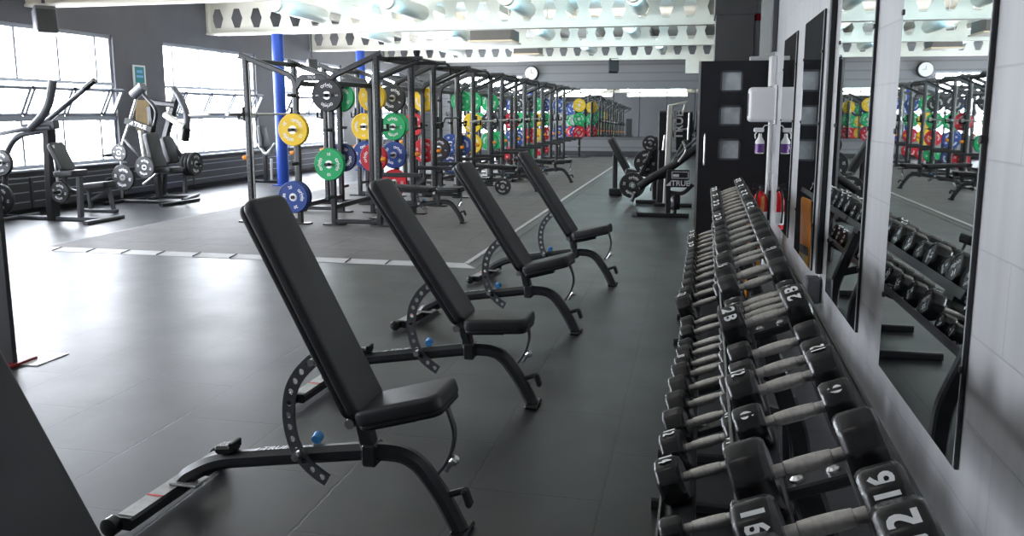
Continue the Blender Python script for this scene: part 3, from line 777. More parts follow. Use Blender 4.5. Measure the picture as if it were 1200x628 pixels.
U = [(1.282, .085, '32'), (1.463, .075, '16'), (1.718, .08, ''), (2.069, .055, '6'), (2.286, .066, '12'), (2.478, .052, '8'), (2.68, .052, '8'), (2.989, .078, '28'), (3.144, .06, '10'),
     (3.325, .043, '4'), (3.425, .043, '4'), (3.65, .07, '14'), (3.834, .078, '16'), (3.975, .058, '9'), (4.208, .07, '14'), (4.40, .06, '9'), (4.60, .068, '9'), (4.84, .072, '18'), (5.07, .07, '18'), (5.31, .068, '15'),
     (5.563, .072, '20'), (5.824, .076, '20'), (6.06, .07, '20'), (6.30, .076, '24'), (6.54, .074, '22'), (6.776, .074, '22'), (7.02, .074, '22'), (7.26, .076, '22'), (7.50, .076, '25'), (7.74, .076, '22'), (7.97, .074, '22')]
Lw = [(1.05, .06, '10'), (1.30, .06, '10'), (1.55, .055, '8'), (1.80, .045, '5'), (2.04, .045, '5'), (2.27, .045, '5'), (2.56, .074, '14'), (2.80, .072, '12'), (3.028, .072, '12'), (3.244, .07, '12'), (3.456, .068, '10'), (3.665, .064, '10'), (3.837, .056, '10'), (4.02, .054, '8'),
      (4.176, .05, '7'), (4.449, .05, '6'), (4.64, .052, '6'), (4.93, .088, '32'), (5.25, .076, '26'), (5.55, .07, '24'), (5.83, .07, '22'), (6.08, .068, '22'), (6.32, .068, '22'), (6.54, .066, '18'), (6.735, .062, '18'), (6.943, .066, '18'), (7.19, .072, '30'), (7.43, .072, '30'), (7.67, .072, '30'), (7.9, .072, '30')]
ORD = ['nearest', 'second', 'third', 'fourth', 'fifth', 'sixth', 'seventh', 'eighth', 'ninth', 'tenth', 'eleventh', 'twelfth', 'thirteenth', 'fourteenth', 'fifteenth', 'sixteenth', 'seventeenth', 'eighteenth', 'nineteenth', 'twentieth'] + ['twenty ' + q for q in ('first', 'second', 'third', 'fourth', 'fifth', 'sixth', 'seventh', 'eighth', 'ninth')] + ['thirtieth', 'thirty first', 'thirty second']
ROLL = {('upper', k): 0 for k in (0, 1, 3, 7, 21, 24, 25, 27, 29, 30)}
ROLL.update({('upper', k): -PI/5 for k in (4, 9, 10, 12, 15)}); ROLL.update({('lower', k): -PI/5 for k in (6, 7, 12, 17)}); ROLL.update({('lower', k): 0 for k in (26, 28, 29)})
for tier, lst, mid, za in (('upper', U, .238, .870), ('lower', Lw, .046, .470)):
    for i, (y, r, num) in enumerate(lst):
        roll = ROLL.get((tier, i), (3+i % 5)*PI/5)
        size = 'fat' if r > .07 else ('small' if r < .056 else 'middling')
        mark = ('marked ' + num) if num else 'without visible marks'
        place_dumbbell(y, r, num, mid, za, '%s black dumbbell %s, %s from the camera on the %s tier' % (size, mark, ORD[i], tier), 'dumbbells on the %s tier' % tier, roll)
def dumbbell_rack(y0, y1, frames, label):
    t = thing('dumbbell_rack', label, 'rack', (YAW*(y0+y1)/2, (y0+y1)/2, 0), -YAW, 'dumbbell racks along the right wall')
    yc = (y0+y1)/2; L = y1 - y0
    nrm = Vector((-math.sin(TILT), 0, math.cos(TILT))); tx = Vector((math.cos(TILT), 0, math.sin(TILT)))
    for mid, za in ((.238, .870), (.046, .470)):
        c = Vector((mid, 0, za)) - nrm*.073
        for s in (-1, 1):
            q = c + tx*s*.118
            m = MB(); m.box(q, (.105, L, .012), R=Matrix.Rotation(-TILT, 3, 'Y'), bev=.003)
            m.box(q + tx*(.054*s) + nrm*.012 , (.008, L, .04), R=Matrix.Rotation(-TILT, 3, 'Y')); m.build('rail', 'frame', t)
    for fy in frames:
        yy = fy - yc
        m = MB(); m.bar([(.42, yy, .03), (.40, yy, .35), (.25, yy, .76)], .06, .075, fil=.06, side=(0, 1, 0)); m.build('upright', 'frame', t)
        m = MB(); m.bar([(-.16, yy, .028), (.50, yy, .028)], .06, .05, side=(0, 1, 0)); m.build('base_foot', 'frame', t)
        for mid, za in ((.238, .870), (.046, .470)):
            c = Vector((mid, yy, za)) - nrm*.095
            m = MB(); m.bar([c - tx*.16, c + tx*.155], .13, .03, side=(0, 1, 0)); m.build('bracket', 'frame', t)
            for s in (-1, 1):
                m = MB(); m.lathe([(0, .017), (.006, .016), (.012, .008)], c + tx*s*.04 + nrm*.015 + Vector((0, -.03, 0)), nrm, 12); m.build('bolt', 'steel', t)
        c = Vector((.046+.15, yy, .47)); m = MB(); m.bar([c, (.385, yy, .42)], .05, .05, side=(0, 1, 0)); m.build('brace', 'frame', t)
    return t
dumbbell_rack(.6, 3.50, (.9, 1.895, 3.24), 'black two tier dumbbell rack nearest the camera against the right wall')
dumbbell_rack(3.54, 5.98, (3.74, 5.70), 'black two tier dumbbell rack in the middle of the row by the right wall')
dumbbell_rack(6.02, 8.30, (6.42, 7.62), 'black two tier dumbbell rack at the far end by the open door')
# folded orange sign standing behind the rack, seen in the mirror
t = thing('floor_sign', 'orange and yellow folding floor sign standing behind the rack, seen in the mirror', 'sign', (.53, 7.38, 0), math.radians(82))
for s, mm in ((-1, 'orange'), (1, 'orange')):
    m = MB(); a = math.radians(1.6)*s
    m.M = Matrix.Rotation(-a, 4, 'X'); m.pad(.86, .28, .016, .04, .006, frame3((0, s*.034, .45), (0, 0, 1), (1, 0, 0))); m.cur = 1
    m.box((0, s*.0435, .22), (.27, .004, .36)); m.cur = 2; m.box((0, s*.0435, .44), (.27, .003, .07)); m.cur = 3; m.box((.03, s*.046, .34), (.1, .003, .12))
    m.build('panel', [mm, 'signyellow', 'black', 'plastic'], t)

# ================================================================== POWER RACKS ON THE PLATFORM
RX = -5.2
UN = [10.85 + 2.55*k for k in range(7)]
XA, XB, XC, XE = -1.0, -.25, .27, .95
def make_unit(label, loc, detail):
    t = thing('power_rack', label, 'power rack', loc, 0, 'black double power racks in a row on the platform')
    D = 1.45
    for yy in (0, D):
        for (xo, xi, sg) in ((XA, XB, -1), (XE, XC, 1)):
            m = MB(); m.bar([(xo, yy, .02), (xo, yy, 2.33)], .075, .075, side=(0, 1, 0)); m.cur = 1
            for zz in range(34): m.box((xo + sg*.0, yy-.0385, .25 + zz*.06), (.018, .002, .018))
            m.build('front_upright', ['frame', 'greyframe'], t)
            m = MB(); m.box((xo - sg*.055, yy, 1.25), (.012, .03, 2.0)); m.build('scale_strip', 'lightstrip', t)
            m = MB(); m.bar([(xo + sg*.08, yy, 2.365), (xi + sg*.26, yy, 2.15), (xi, yy, 2.05), (xi, yy, .02)], .07, .075, fil=.28, k=8, side=(0, 1, 0)); m.build('rear_upright', 'frame', t)
            m = MB(); m.bar([(xo, yy, .055), (xi, yy, .055)], .06, .06, side=(0, 1, 0)); m.build('base_bar', 'frame', t)
            for xx in (xo, xi):
                m = MB(); m.prism([(-.16, -.05), (-.1, -.075), (.1, -.075), (.16, -.05), (.16, .05), (.1, .075), (-.1, .075), (-.16, .05)], Matrix.Translation((xx + (.04*sg if xx == xo else -.0), yy, 0)), .022); m.build('foot_plate', 'dark', t)
        m = MB(); m.bar([(XB, yy-.001, 1.90), (XB+.10, yy-.001, 2.045), (XC-.10, yy-.001, 2.045), (XC, yy-.001, 1.90)], .06, .085, fil=.03, side=(0, 1, 0))
        if yy == 0: m.text('TRUE', .05, frame3(((XB+XC)/2, yy-.033, 2.045), (1, 0, 0), (0, 0, 1)), bold=.01)
        m.build('rear_arch', ['frame', 'silver'], t)
    for xx, z in ((XA, 2.30), (XE, 2.30), (XB, .25), (XC, .25), (XB, 1.97), (XC, 1.97)):
        m = MB(); m.bar([(xx, 0, z), (xx, D, z)], .05, .07); m.build('cross_member', 'frame', t)
    # pull-up bars carried on arms beyond the right uprights
    for yy in (.42, D+.1):
        m = MB(); m.bar([(XE, min(yy, D), 2.31), (XE+.52, yy, 2.31)], .05, .06); m.build('top_arm', 'frame', t)
    m = MB(); m.bar([(XE, .1, 2.02), (XE+.47, .42, 2.27)], .045, .045); m.build('arm_brace', 'frame', t)
    m = MB(); m.tube([(XE+.50, .30, 2.30), (XE+.50, 1.75, 2.30), (XE+.47, 1.95, 2.18)], .019, 10, fil=.1); m.build('pull_up_bar', 'dark', t)
    m = MB(); m.tube([(XA-.10, .0, 2.33), (XA-.10, D, 2.33)], .018, 10); m.build('pull_up_bar', 'dark', t)
    # j-hooks, safety arms with orange knobs
    for (xo, sg, zh) in ((XA, -1, 1.53), (XE, 1, 1.38)):
        for yy in (0, D):
            m = MB(); m.box((xo+sg*.055, yy, zh+.02), (.03, .09, .2), bev=.008); m.box((xo+sg*.10, yy, zh-.05), (.1, .07, .03), bev=.006); m.box((xo+sg*.145, yy, zh-.01), (.02, .07, .1), bev=.006); m.build('bar_hook', 'rubber', t)
            m = MB(); m.lathe([(0, .03), (.02, .035), (.06, .03), (.07, .02)], (xo+sg*.04, yy-.0, .93), (sg, 0, 0), 12); m.build('adjuster_knob', 'orange', t)
    for (xo, sg) in ((XE, 1),):
        for yy in (0, D):
            m = MB(); m.bar([(xo+sg*.05, yy, .72), (xo+sg*.62, yy, .72)], .05, .06, side=(0, 1, 0)); m.build('spotter_arm', 'frame', t)
    # storage pegs
    for xx in (XB, XC):
        for yy, dy in ((0, -1), (D, 1)):
            for z in (.40, .86, 1.33, 1.80):
                m = MB(); m.tube([(xx, yy+dy*.03, z), (xx, yy+dy*.235, z)], .0245, 12); m.build('storage_peg', 'dark', t)
    return t
UO = ['nearest', 'second', 'third', 'fourth', 'fifth', 'sixth', 'farthest']
u0 = make_unit('black double power rack on the platform, nearest of the row', (RX, UN[0], PZ), True)
for k in range(1, 7):
    c = copy_tree(u0); c.location = (RX, UN[k], PZ); c['label'] = 'black double power rack on the platform, %s of the row%s' % (UO[k], '' if k == 6 else ' from the camera')
# ------------------------------------------------------------------ weight plates
_pm = {}
def plate_mesh(colr, R, th, txt, detail):
    k = (colr, R, th, txt, detail)
    if k in _pm: return _pm[k]
    m = MB(); n = 48 if detail else 28
    m.ring([(-th/2, R*.22), (-th/2, R*.94), (-th/2+.008, R*.985), (-th/2+.018, R), (th/2-.018, R), (th/2-.008, R*.985), (th/2, R*.94), (th/2, R*.22)], (0, 0, 0), (0, -1, 0), n)
    body = m
    for s in (-1, 1):
        # raised outer lip
        body.ring([(th/2-.002, R*.97), (th/2+.004, R*.95), (th/2+.004, R*.9), (th/2-.002, R*.88)], (0, 0, 0), (0, s, 0), n)
        T = frame3((0, s*(th/2+.0015), 0), (-s, 0, 0), (0, 0, 1))
        for j in range(2): body.text('origin', R*.36, T @ Matrix.Rotation(PI*j + txt[1], 4, 'Z'), arc=R*.62, idx=1, bold=.02)
        for j in range(2): body.text(txt[0], R*.26, T @ Matrix.Rotation(PI*j + PI/2 + txt[1], 4, 'Z'), arc=R*.62, idx=1, bold=.02)
    o = body.build('rubber_disc', [colr, 'white']); d = o.data; bpy.data.objects.remove(o)
    h = MB(); h.ring([(-th/2-.004, .027), (-th/2-.004, R*.24), (-th/2+.004, R*.27), (th/2-.004, R*.27), (th/2+.004, R*.24), (th/2+.004, .027)], (0, 0, 0), (0, -1, 0), 24)
    o = h.build('steel_hub', 'steel'); hd = o.data; bpy.data.objects.remove(o)
    _pm[k] = (d, hd); return _pm[k]
def plate(colr, p, R, th, kg, rot, label, group, axis=0.0, tilt=0.0):
    d, hd = plate_mesh(colr, R, th, (kg, 0), True)
    t = thing('weight_plate', label, 'weight plate', p, axis, group); t.rotation_euler = (0, rot, axis)
    o = bpy.data.objects.new('rubber_disc', d); col.objects.link(o); o.parent = t
    o = bpy.data.objects.new('steel_hub', hd); col.objects.link(o); o.parent = t
    return t
KG = {'yellow': '15', 'green': '10', 'blue': '20', 'red': '25', 'charcoal': '5', 'navy': '20', 'lightblue': '10', 'greyplate': '5', 'orange': '15'}
CN = {'charcoal': 'black', 'lightblue': 'light blue', 'navy': 'dark blue', 'greyplate': 'pale grey'}
PG = 'bumper plates on the rack pegs'
HT = {1.80: 'top', 1.33: 'upper middle', .86: 'lower middle', .40: 'bottom'}
used = set()
def rack_plate(k, side, end, z, colr, th=.07, n=0, rot=None, R=.225):
    x = RX + (XB if side == 'L' else XC); zc = min(HT, key=lambda q: abs(q - z))
    y = UN[k] + (-.095 - n*.075 if end == 'near' else 1.45 + .095 + n*.075)
    lab = '%s bumper plate on the %s %s peg, %s end of the %s rack' % (CN.get(colr, colr), 'left' if side == 'L' else 'right', HT[zc], end, UO[k])
    if n: lab = '%s bumper plate, outer one on the %s %s peg of the %s rack' % (CN.get(colr, colr), 'left' if side == 'L' else 'right', HT[zc], UO[k])
    hr = .0245; hole = .03
    plate(colr, (x, y, PZ + zc - .0), R, th, KG[colr], random.uniform(0, PI) if rot is None else rot, lab, PG)
R_ = rack_plate
R_(0, 'L', 'near', 1.33, 'yellow', .08, rot=.6)
R_(0, 'R', 'near', 1.80, 'charcoal', .06, rot=0)
R_(0, 'R', 'near', .86, 'green', .07, rot=PI/2)
R_(0, 'L', 'near', .40, 'navy', .07); R_(0, 'L', 'near', .40, 'blue', .07, 1, rot=1.3)
R_(0, 'L', 'far', 1.80, 'green'); R_(0, 'L', 'far', .86, 'navy')
R_(0, 'R', 'far', 1.80, 'yellow'); R_(0, 'R', 'far', .86, 'red')
for z, c in ((1.80, 'charcoal'), (1.33, 'green'), (.86, 'blue'), (.40, 'red')): R_(1, 'R', 'near', z, c, rot={'blue': .7, 'charcoal': .5}.get(c, .0))
R_(1, 'R', 'far', 1.80, 'yellow'); R_(1, 'R', 'far', .86, 'red'); R_(1, 'L', 'near', 1.33, 'yellow'); R_(1, 'L', 'near', .86, 'blue'); R_(1, 'L', 'far', 1.33, 'green')
R_(2, 'R', 'near', .86, 'charcoal'); R_(2, 'R', 'far', 1.80, 'green', rot=0); R_(2, 'R', 'far', .86, 'blue', rot=1.2); R_(2, 'L', 'near', 1.33, 'red'); R_(2, 'L', 'near', 1.80, 'charcoal')
for z, c in ((1.80, 'green'), (1.33, 'yellow'), (.86, 'yellow')): R_(3, 'R', 'near', z, c)
for z, c in ((1.80, 'green'), (1.33, 'charcoal'), (.86, 'green')): R_(3, 'R', 'far', z, c)
R_(3, 'L', 'near', .86, 'blue'); R_(3, 'L', 'near', .40, 'navy')
for z, c in ((1.33, 'red'), (.40, 'red'), (.86, 'green')): R_(4, 'R', 'near' if c == 'green' else 'far', z, c)
R_(4, 'R', 'near', 1.80, 'charcoal'); R_(4, 'L', 'near', 1.33, 'green')
for z, c in ((1.80, 'charcoal'), (1.33, 'green'), (.86, 'blue'), (.40, 'navy')): R_(5, 'R', 'near', z, c)
for z, c in ((1.80, 'charcoal'), (1.33, 'green'), (.86, 'red'), (.40, 'green')): R_(5, 'R', 'far', z, c)
for z, c in ((1.80, 'green'), (1.33, 'yellow'), (.86, 'yellow'), (.40, 'red')): R_(6, 'R', 'near', z, c)
for z, c in ((1.80, 'blue'), (1.33, 'green'), (.86, 'red'), (.40, 'red')): R_(6, 'R', 'far', z, c)
for z, c in ((1.80, 'blue'), (1.33, 'greyplate'), (.86, 'blue')): R_(6, 'L', 'far', z, c); R_(5, 'L', 'far', z, c)
# plate trees between the last rack and the far wall
def plate_tree(x, y, cols, lab):
    t = thing('plate_tree', 'black upright plate tree %s' % lab, 'plate rack', (x, y, PZ), 0, 'plate trees by the far wall')
    m = MB(); m.bar([(0, 0, 0), (0, 0, 2.0)], .08, .08, side=(0, 1, 0)); m.build('post', 'frame', t)
    m = MB(); m.box((0, 0, .02), (.6, .5, .04), bev=.01); m.build('base', 'frame', t)
    for z in (.40, .86, 1.33, 1.80):
        m = MB(); m.tube([(0, -.04, z), (0, -.24, z)], .0245, 10); m.build('storage_peg', 'steel', t)
    for z, c in cols:
        plate(c, (x, y-.1, PZ+z), .225, .07, KG[c], random.uniform(0, 3), '%s bumper plate, %s peg of the plate tree %s' % (CN.get(c, c), HT[z], lab), 'bumper plates on the plate trees')
plate_tree(-4.62, 29.0, ((1.80, 'blue'), (1.33, 'greyplate'), (.86, 'blue')), 'behind the last rack')
plate_tree(-3.95, 29.2, ((1.80, 'yellow'), (1.33, 'green'), (.86, 'red')), 'nearest the far mirrors')
# ------------------------------------------------------------------ barbells
def barbell(x, y, z, lab, L=2.2, load=None):
    t = thing('barbell', lab, 'barbell', (x, y, z), 0, 'barbells racked on the hooks')
    m = MB(); m.tube([(0, -L/2+.4, 0), (0, L/2-.4, 0)], .0145, 12); m.build('shaft', 'chrome', t)
    for s in (-1, 1):
        m = MB(); m.lathe([(0, .0145), (0, .036), (.03, .036), (.03, .025), (.42, .025), (.425, .02)], (0, s*(L/2-.43), 0), (0, s, 0), 16); m.build('sleeve', 'steel', t)
barbell(RX+XA-.10, UN[0]+.72, PZ+1.542, 'barbell on the left hooks of the nearest rack, in front of the windows')
for k, nm in ((1, 'second'), (2, 'third'), (3, 'fourth'), (4, 'fifth')):
    if k != 1: barbell(RX+XE+.10, UN[k]+.72, PZ+1.392, 'barbell on the right hooks of the %s rack' % nm)
# multi-grip bar hanging across the second rack
t = thing('curl_bar', 'short cranked black curl bar on the right hooks of the second rack', 'barbell', (RX+XE+.10, UN[1]+.72, PZ+1.392))
m = MB(); m.tube([(0, -.95, 0), (0, -.5, 0), (0, -.42, .08), (0, .42, .08), (0, .5, 0), (0, .95, 0)], .016, 10, fil=.05); m.build('bar', 'dark', t)
# ------------------------------------------------------------------ flat benches inside the racks
make_bench('black bench set flat in front of the nearest power rack', (-3.20, 11.40, PZ), math.radians(-3), 0, 0, 'flat benches at the racks', True)
make_bench('black bench set flat in front of the fourth power rack', (-2.68, 18.6, PZ), math.radians(-4), 0, 0, 'flat benches at the racks', True)
make_bench('black bench set flat in front of the third power rack, half hidden', (-3.05, 16.35, PZ), math.radians(-3), 0, 0, 'flat benches at the racks', True)
M['matteblack'] = mat('matte_black_rubber', (.014, .014, .015), .6, 0, .4)

# ================================================================== PLATE LOADED MACHINES
def W(Y, *uv): return [at(u, v, Y) for (u, v) in uv]
def part(t, name, m_, kind, pts, a, b=None, fil=0.0, side=(0, 1, 0)):
    m = MB(); o = t.location
    pts = [p - o for p in pts]
    if kind == 'tube': m.tube(pts, a, 12, fil=fil)
    else: m.bar(pts, a, b, fil=fil, side=side)
    return m.build(name, m_, t)
def seatpad(t, name, c, d, L, Wd, th, m_='pad'):
    d = Vector(d).normalized(); m = MB(); m.pad(L, Wd, th, .05, .02, frame3(c - t.location, d, (0, 1, 0))); return m.build(name, m_, t)
def onfloor(u, Y, z=.03):
    p = at(u, 200, Y); return Vector((p.x, Y, z))
def mplate(c, R, th, lab, kg='10', axis=0.0, colr='charcoal'):
    return plate(colr, c, R, th, kg, 0.2, lab, 'black plates on the machines', axis)
# --- nearest machine by the windows: overhead lever arms
Y = 10.6
o = onfloor(62, Y, 0)
t = thing('lever_press_machine', 'dark lever machine nearest the camera by the left windows, two arms raised', 'gym machine', o)
part(t, 'main_upright', 'dark', 'bar', W(Y, (63, 258), (57, 148)), .16, .14)
part(t, 'rear_frame', 'greyframe', 'tube', W(Y, (57, 152), (20, 158), (7, 178), (5, 256)), .045, fil=.2)
part(t, 'lever', 'greyframe', 'tube', W(Y-.1, (-6, 158), (34, 150), (60, 149)), .035, fil=.1)
part(t, 'pivot_block', 'greyframe', 'bar', W(Y-.05, (30, 150), (66, 146)), .12, .13)
part(t, 'padded_arm', 'greyframe', 'tube', W(Y-.12, (36, 151), (57, 128), (62, 94)), .058, fil=.25)
part(t, 'long_arm', 'greyframe', 'tube', W(Y+.15, (46, 149), (80, 121), (111, 94)), .036, fil=.1)
part(t, 'arm_grip', 'rubber', 'tube', W(Y+.15, (99, 104), (111, 94)), .043)
part(t, 'base_bar', 'greyframe', 'bar', [onfloor(2, Y), onfloor(118, Y)], .09, .06)
for k, u in enumerate((16, 118)):
    p = onfloor(u, Y); part(t, 'base_foot', 'greyframe', 'bar', [p + Vector((0, -.4, 0)), p + Vector((0, .4, 0))], .08, .05, side=(1, 0, 0))
seatpad(t, 'seat', at(83, 203, Y), (1, 0, .04), .36, .34, .09, 'pad')
seatpad(t, 'back_pad', at(72, 184, Y), (.45, 0, -.9), .46, .28, .08, 'pad')
part(t, 'seat_post', 'greyframe', 'bar', W(Y, (93, 206), (95, 257)), .08, .08)
part(t, 'back_support', 'greyframe', 'bar', W(Y, (66, 178), (80, 222), (92, 226)), .06, .06, fil=.08)
part(t, 'slide_rod', 'steel', 'tube', W(Y-.1, (62, 170), (69, 225)), .018)
for (u, v) in ((9, 190), (9, 232), (78, 224)):
    part(t, 'plate_peg', 'dark', 'tube', [at(u, v, Y), at(u, v, Y) + Vector((0, -.28, 0))], .024)
for (u, v, R, lab) in ((9, 190, .20, 'black plate on the upper peg of the nearest machine by the windows'), (9, 232, .225, 'black plate on the lower peg of the nearest machine by the windows'), (78, 224, .16, 'small black plate under the seat of the nearest machine by the windows')):
    mplate(at(u, v, Y) + Vector((0, -.12, 0)), R, .05, lab)
# --- low padded bench beside it
o = onfloor(112, 11.6, 0)
t = thing('preacher_bench', 'low grey padded bench beside the nearest machine by the left windows', 'weight bench', o)
seatpad(t, 'pad', at(115, 217, 11.6), (1, 0, .1), .5, .3, .1, 'pad')
part(t, 'leg', 'greyframe', 'bar', [at(104, 221, 11.6), onfloor(103, 11.6)], .06, .06)
part(t, 'leg', 'greyframe', 'bar', [at(127, 219, 11.6), onfloor(130, 11.6)], .06, .06)
part(t, 'brace', 'greyframe', 'bar', [at(104, 236, 11.6), at(128, 222, 11.6)], .04, .04)
part(t, 'base_bar', 'greyframe', 'bar', [onfloor(96, 11.6), onfloor(134, 11.6)], .07, .05)
# --- middle machine
Y = 12.95
o = onfloor(165, Y, 0)
t = thing('chest_press_machine', 'black lever machine in front of the dark pier, white lettering on its crossbar', 'gym machine', o)
part(t, 'lever_arm', 'steel', 'tube', W(Y, (162, 108), (150, 148), (142, 172), (143, 232)), .024, fil=.15)
part(t, 'handle_arm', 'dark', 'tube', W(Y-.1, (164, 106), (185, 129), (178, 158)), .032, fil=.15)
part(t, 'handle_grip', 'rubber', 'tube', W(Y-.1, (180, 147), (176, 166)), .045)
part(t, 'pivot_housing', 'greyframe', 'tube', W(Y-.12, (156, 112), (168, 101)), .085)
m = MB(); p0, p1 = W(Y-.15, (147, 141), (178, 152)); m.bar([p0-o, p1-o], .05, .11, side=(0, 1, 0))
dd = (p1-p0).normalized(); m.text('◢ TRUE', .1, frame3((p0+p1)/2 - o + Vector((0, -.028, 0)), dd, Vector((-dd.z, 0, dd.x))), bold=.02); m.build('crossbar', ['matteblack', 'white'], t)
part(t, 'upright', 'dark', 'bar', W(Y, (176, 125), (187, 232)), .1, .1)
part(t, 'brace', 'dark', 'bar', W(Y, (146, 163), (186, 206)), .06, .06)
part(t, 'gas_strut', 'tube', 'tube', W(Y-.05, (165, 153), (171, 192)), .045)
part(t, 'base_bar', 'dark', 'bar', [onfloor(138, Y), onfloor(212, Y)], .09, .06)
for u in (140, 205):
    p = onfloor(u, Y); part(t, 'base_foot', 'dark', 'bar', [p + Vector((0, -.45, 0)), p + Vector((.1, .5, 0))], .08, .05, side=(1, 0, 0))
seatpad(t, 'seat', at(196, 199, Y-.1), (1, 0, .05), .4, .36, .09, 'pad')
seatpad(t, 'back_pad', at(181, 176, Y-.2), (.2, 0, -.98), .6, .34, .09, 'pad')
part(t, 'seat_adjuster', 'steel', 'tube', W(Y-.2, (168, 216), (180, 206), (188, 200)), .02)
for (u, v) in ((145, 208), (140, 181), (170, 196)):
    part(t, 'plate_peg', 'dark', 'tube', [at(u, v, Y), at(u, v, Y) + Vector((0, -.45, 0))], .024)
mplate(at(145, 208, Y-.3), .225, .06, 'large black plate low on the left of the middle machine by the windows', '20')
mplate(at(140, 179, Y-.3), .15, .04, 'small black plate high on the left of the middle machine by the windows', '5')
mplate(at(170, 196, Y-.4), .19, .05, 'medium black plate in the centre of the middle machine by the windows', '15')
# --- right machine of the three
Y = 13.85
o = onfloor(205, Y, 0)
t = thing('row_machine', 'grey lever machine with hooked arm in front of the second left window', 'gym machine', o)
part(t, 'main_upright', 'dark', 'bar', W(Y, (208, 108), (194, 160), (190, 228)), .12, .12, fil=.1)
part(t, 'hooked_arm', 'greyframe', 'tube', W(Y-.2, (203, 104), (210, 112), (220, 135), (217, 162)), .062, fil=.15)
part(t, 'arm_grip', 'rubber', 'tube', W(Y-.2, (218, 150), (216, 165)), .085)
part(t, 'top_tube', 'dark', 'tube', W(Y-.1, (178, 120), (206, 123)), .06)
part(t, 'pale_tube', 'tube', 'tube', W(Y-.25, (193, 134), (216, 149)), .06)
part(t, 'side_bar', 'tube', 'tube', W(Y-.2, (219, 135), (246, 134)), .03)
part(t, 'brace', 'greyframe', 'bar', W(Y, (194, 155), (217, 190), (217, 226)), .07, .07, fil=.1)
part(t, 'base_bar', 'dark', 'bar', [onfloor(176, Y), onfloor(222, Y)], .09, .06)
for u in (180, 218):
    p = onfloor(u, Y); part(t, 'base_foot', 'dark', 'bar', [p + Vector((-.05, .4, 0)), p + Vector((.25, -.5, 0))], .08, .05, side=(1, 0, 0))
seatpad(t, 'seat', at(203, 200, Y-.2), (1, 0, .05), .42, .36, .09, 'pad')
seatpad(t, 'chest_pad', at(199, 176, Y-.2), (.25, 0, -.97), .5, .3, .09, 'pad')
part(t, 'plate_peg', 'dark', 'tube', [at(216, 192, Y), at(216, 192, Y) + Vector((.34, 0, 0))], .024)
for k in range(3):
    mplate(at(220 + k*4.2, 192, Y), .225, .055, '%s black plate stacked on the right peg of the machine by the second window' % ('inner', 'middle', 'outer')[k], '20', PI/2)
# --- machine far behind the first rack, by the blue column
Y = 17.4
o = onfloor(316, Y, 0)
t = thing('pulley_machine', 'dark machine with pale tubes beside the nearer blue column behind the rack', 'gym machine', o)
part(t, 'upright', 'dark', 'bar', [at(309, 150, Y), onfloor(312, Y)], .1, .1); part(t, 'pale_tube', 'tube', 'tube', W(Y-.1, (302, 168), (312, 182), (322, 168)), .035, fil=.1)
part(t, 'post', 'tube', 'tube', [at(318, 186, Y), onfloor(318, Y)], .03); seatpad(t, 'pad', at(308, 160, Y-.15), (.1, 0, -1), .5, .3, .1, 'pad')
part(t, 'base_bar', 'dark', 'bar', [onfloor(296, Y), onfloor(336, Y)], .09, .06)
# --- right hand machine with lettered panel
Y = 12.95
o = onfloor(786, Y, 0)
t = thing('incline_press_machine', 'black lever machine beside the open door, TRUE lettered on its panel', 'gym machine', o)
part(t, 'base_bar', 'dark', 'bar', [onfloor(748, Y), onfloor(809, Y)], .1, .06)
m = MB(); p = onfloor(745, Y, .04) - o; m.box(p, (.09, .12, .075), bev=.012); m.build('end_cap', 'speaker', t)
part(t, 'post', 'frame', 'bar', [onfloor(784, Y), at(783, 196, Y)], .07, .08)
m = MB(); p = onfloor(792, Y, .06) - o; m.lathe([(0, .03), (.06, .03), (.06, .07), (.09, .08), (.26, .08), (.29, .06)], p, (0, 0, 1), 18); m.build('roller', 'rubber', t)
m = MB(); q0, q1 = W(Y-.1, (781, 219), (808, 199)); m.box((q0+q1)/2 - o, (q1.x-q0.x, .05, q1.z-q0.z), bev=.01); c = (q0+q1)/2 - o + Vector((0, -.0265, 0))
m.text('◢TRUE', .115, frame3(c + Vector((0, 0, -.075)), (1, 0, 0), (0, 0, 1)), bold=.015)
m.cur = 1
for dz in (.005, .10): m.box(c + Vector((.03, 0, dz)), (.24, .001, .008))
m.box(c + Vector((.15, 0, .05)), (.008, .001, .1)); m.box(c + Vector((-.09, 0, .05)), (.008, .001, .1)); m.box(c + Vector((-.03, 0, .045)), (.09, .001, .04)); m.build('lettered_panel', ['dark', 'silver'], t)
part(t, 'lever_arm', 'matteblack', 'tube', W(Y-.05, (818, 172), (788, 195), (764, 208), (749, 219)), .06, fil=.3)
part(t, 'pale_rod', 'greyframe', 'tube', W(Y-.1, (818, 161), (802, 175), (794, 184)), .02, fil=.05)
part(t, 'handle', 'steel', 'tube', W(Y-.1, (800, 165), (805, 176), (795, 190)), .02, fil=.1)
part(t, 'brace', 'frame', 'bar', W(Y, (784, 225), (800, 228), (812, 216)), .05, .06, fil=.1)
seatpad(t, 'seat', at(776, 206, Y+.2), (1, 0, .15), .4, .34, .08); seatpad(t, 'back_pad', at(793, 185, Y+.3), (.45, 0, .9), .6, .3, .08)
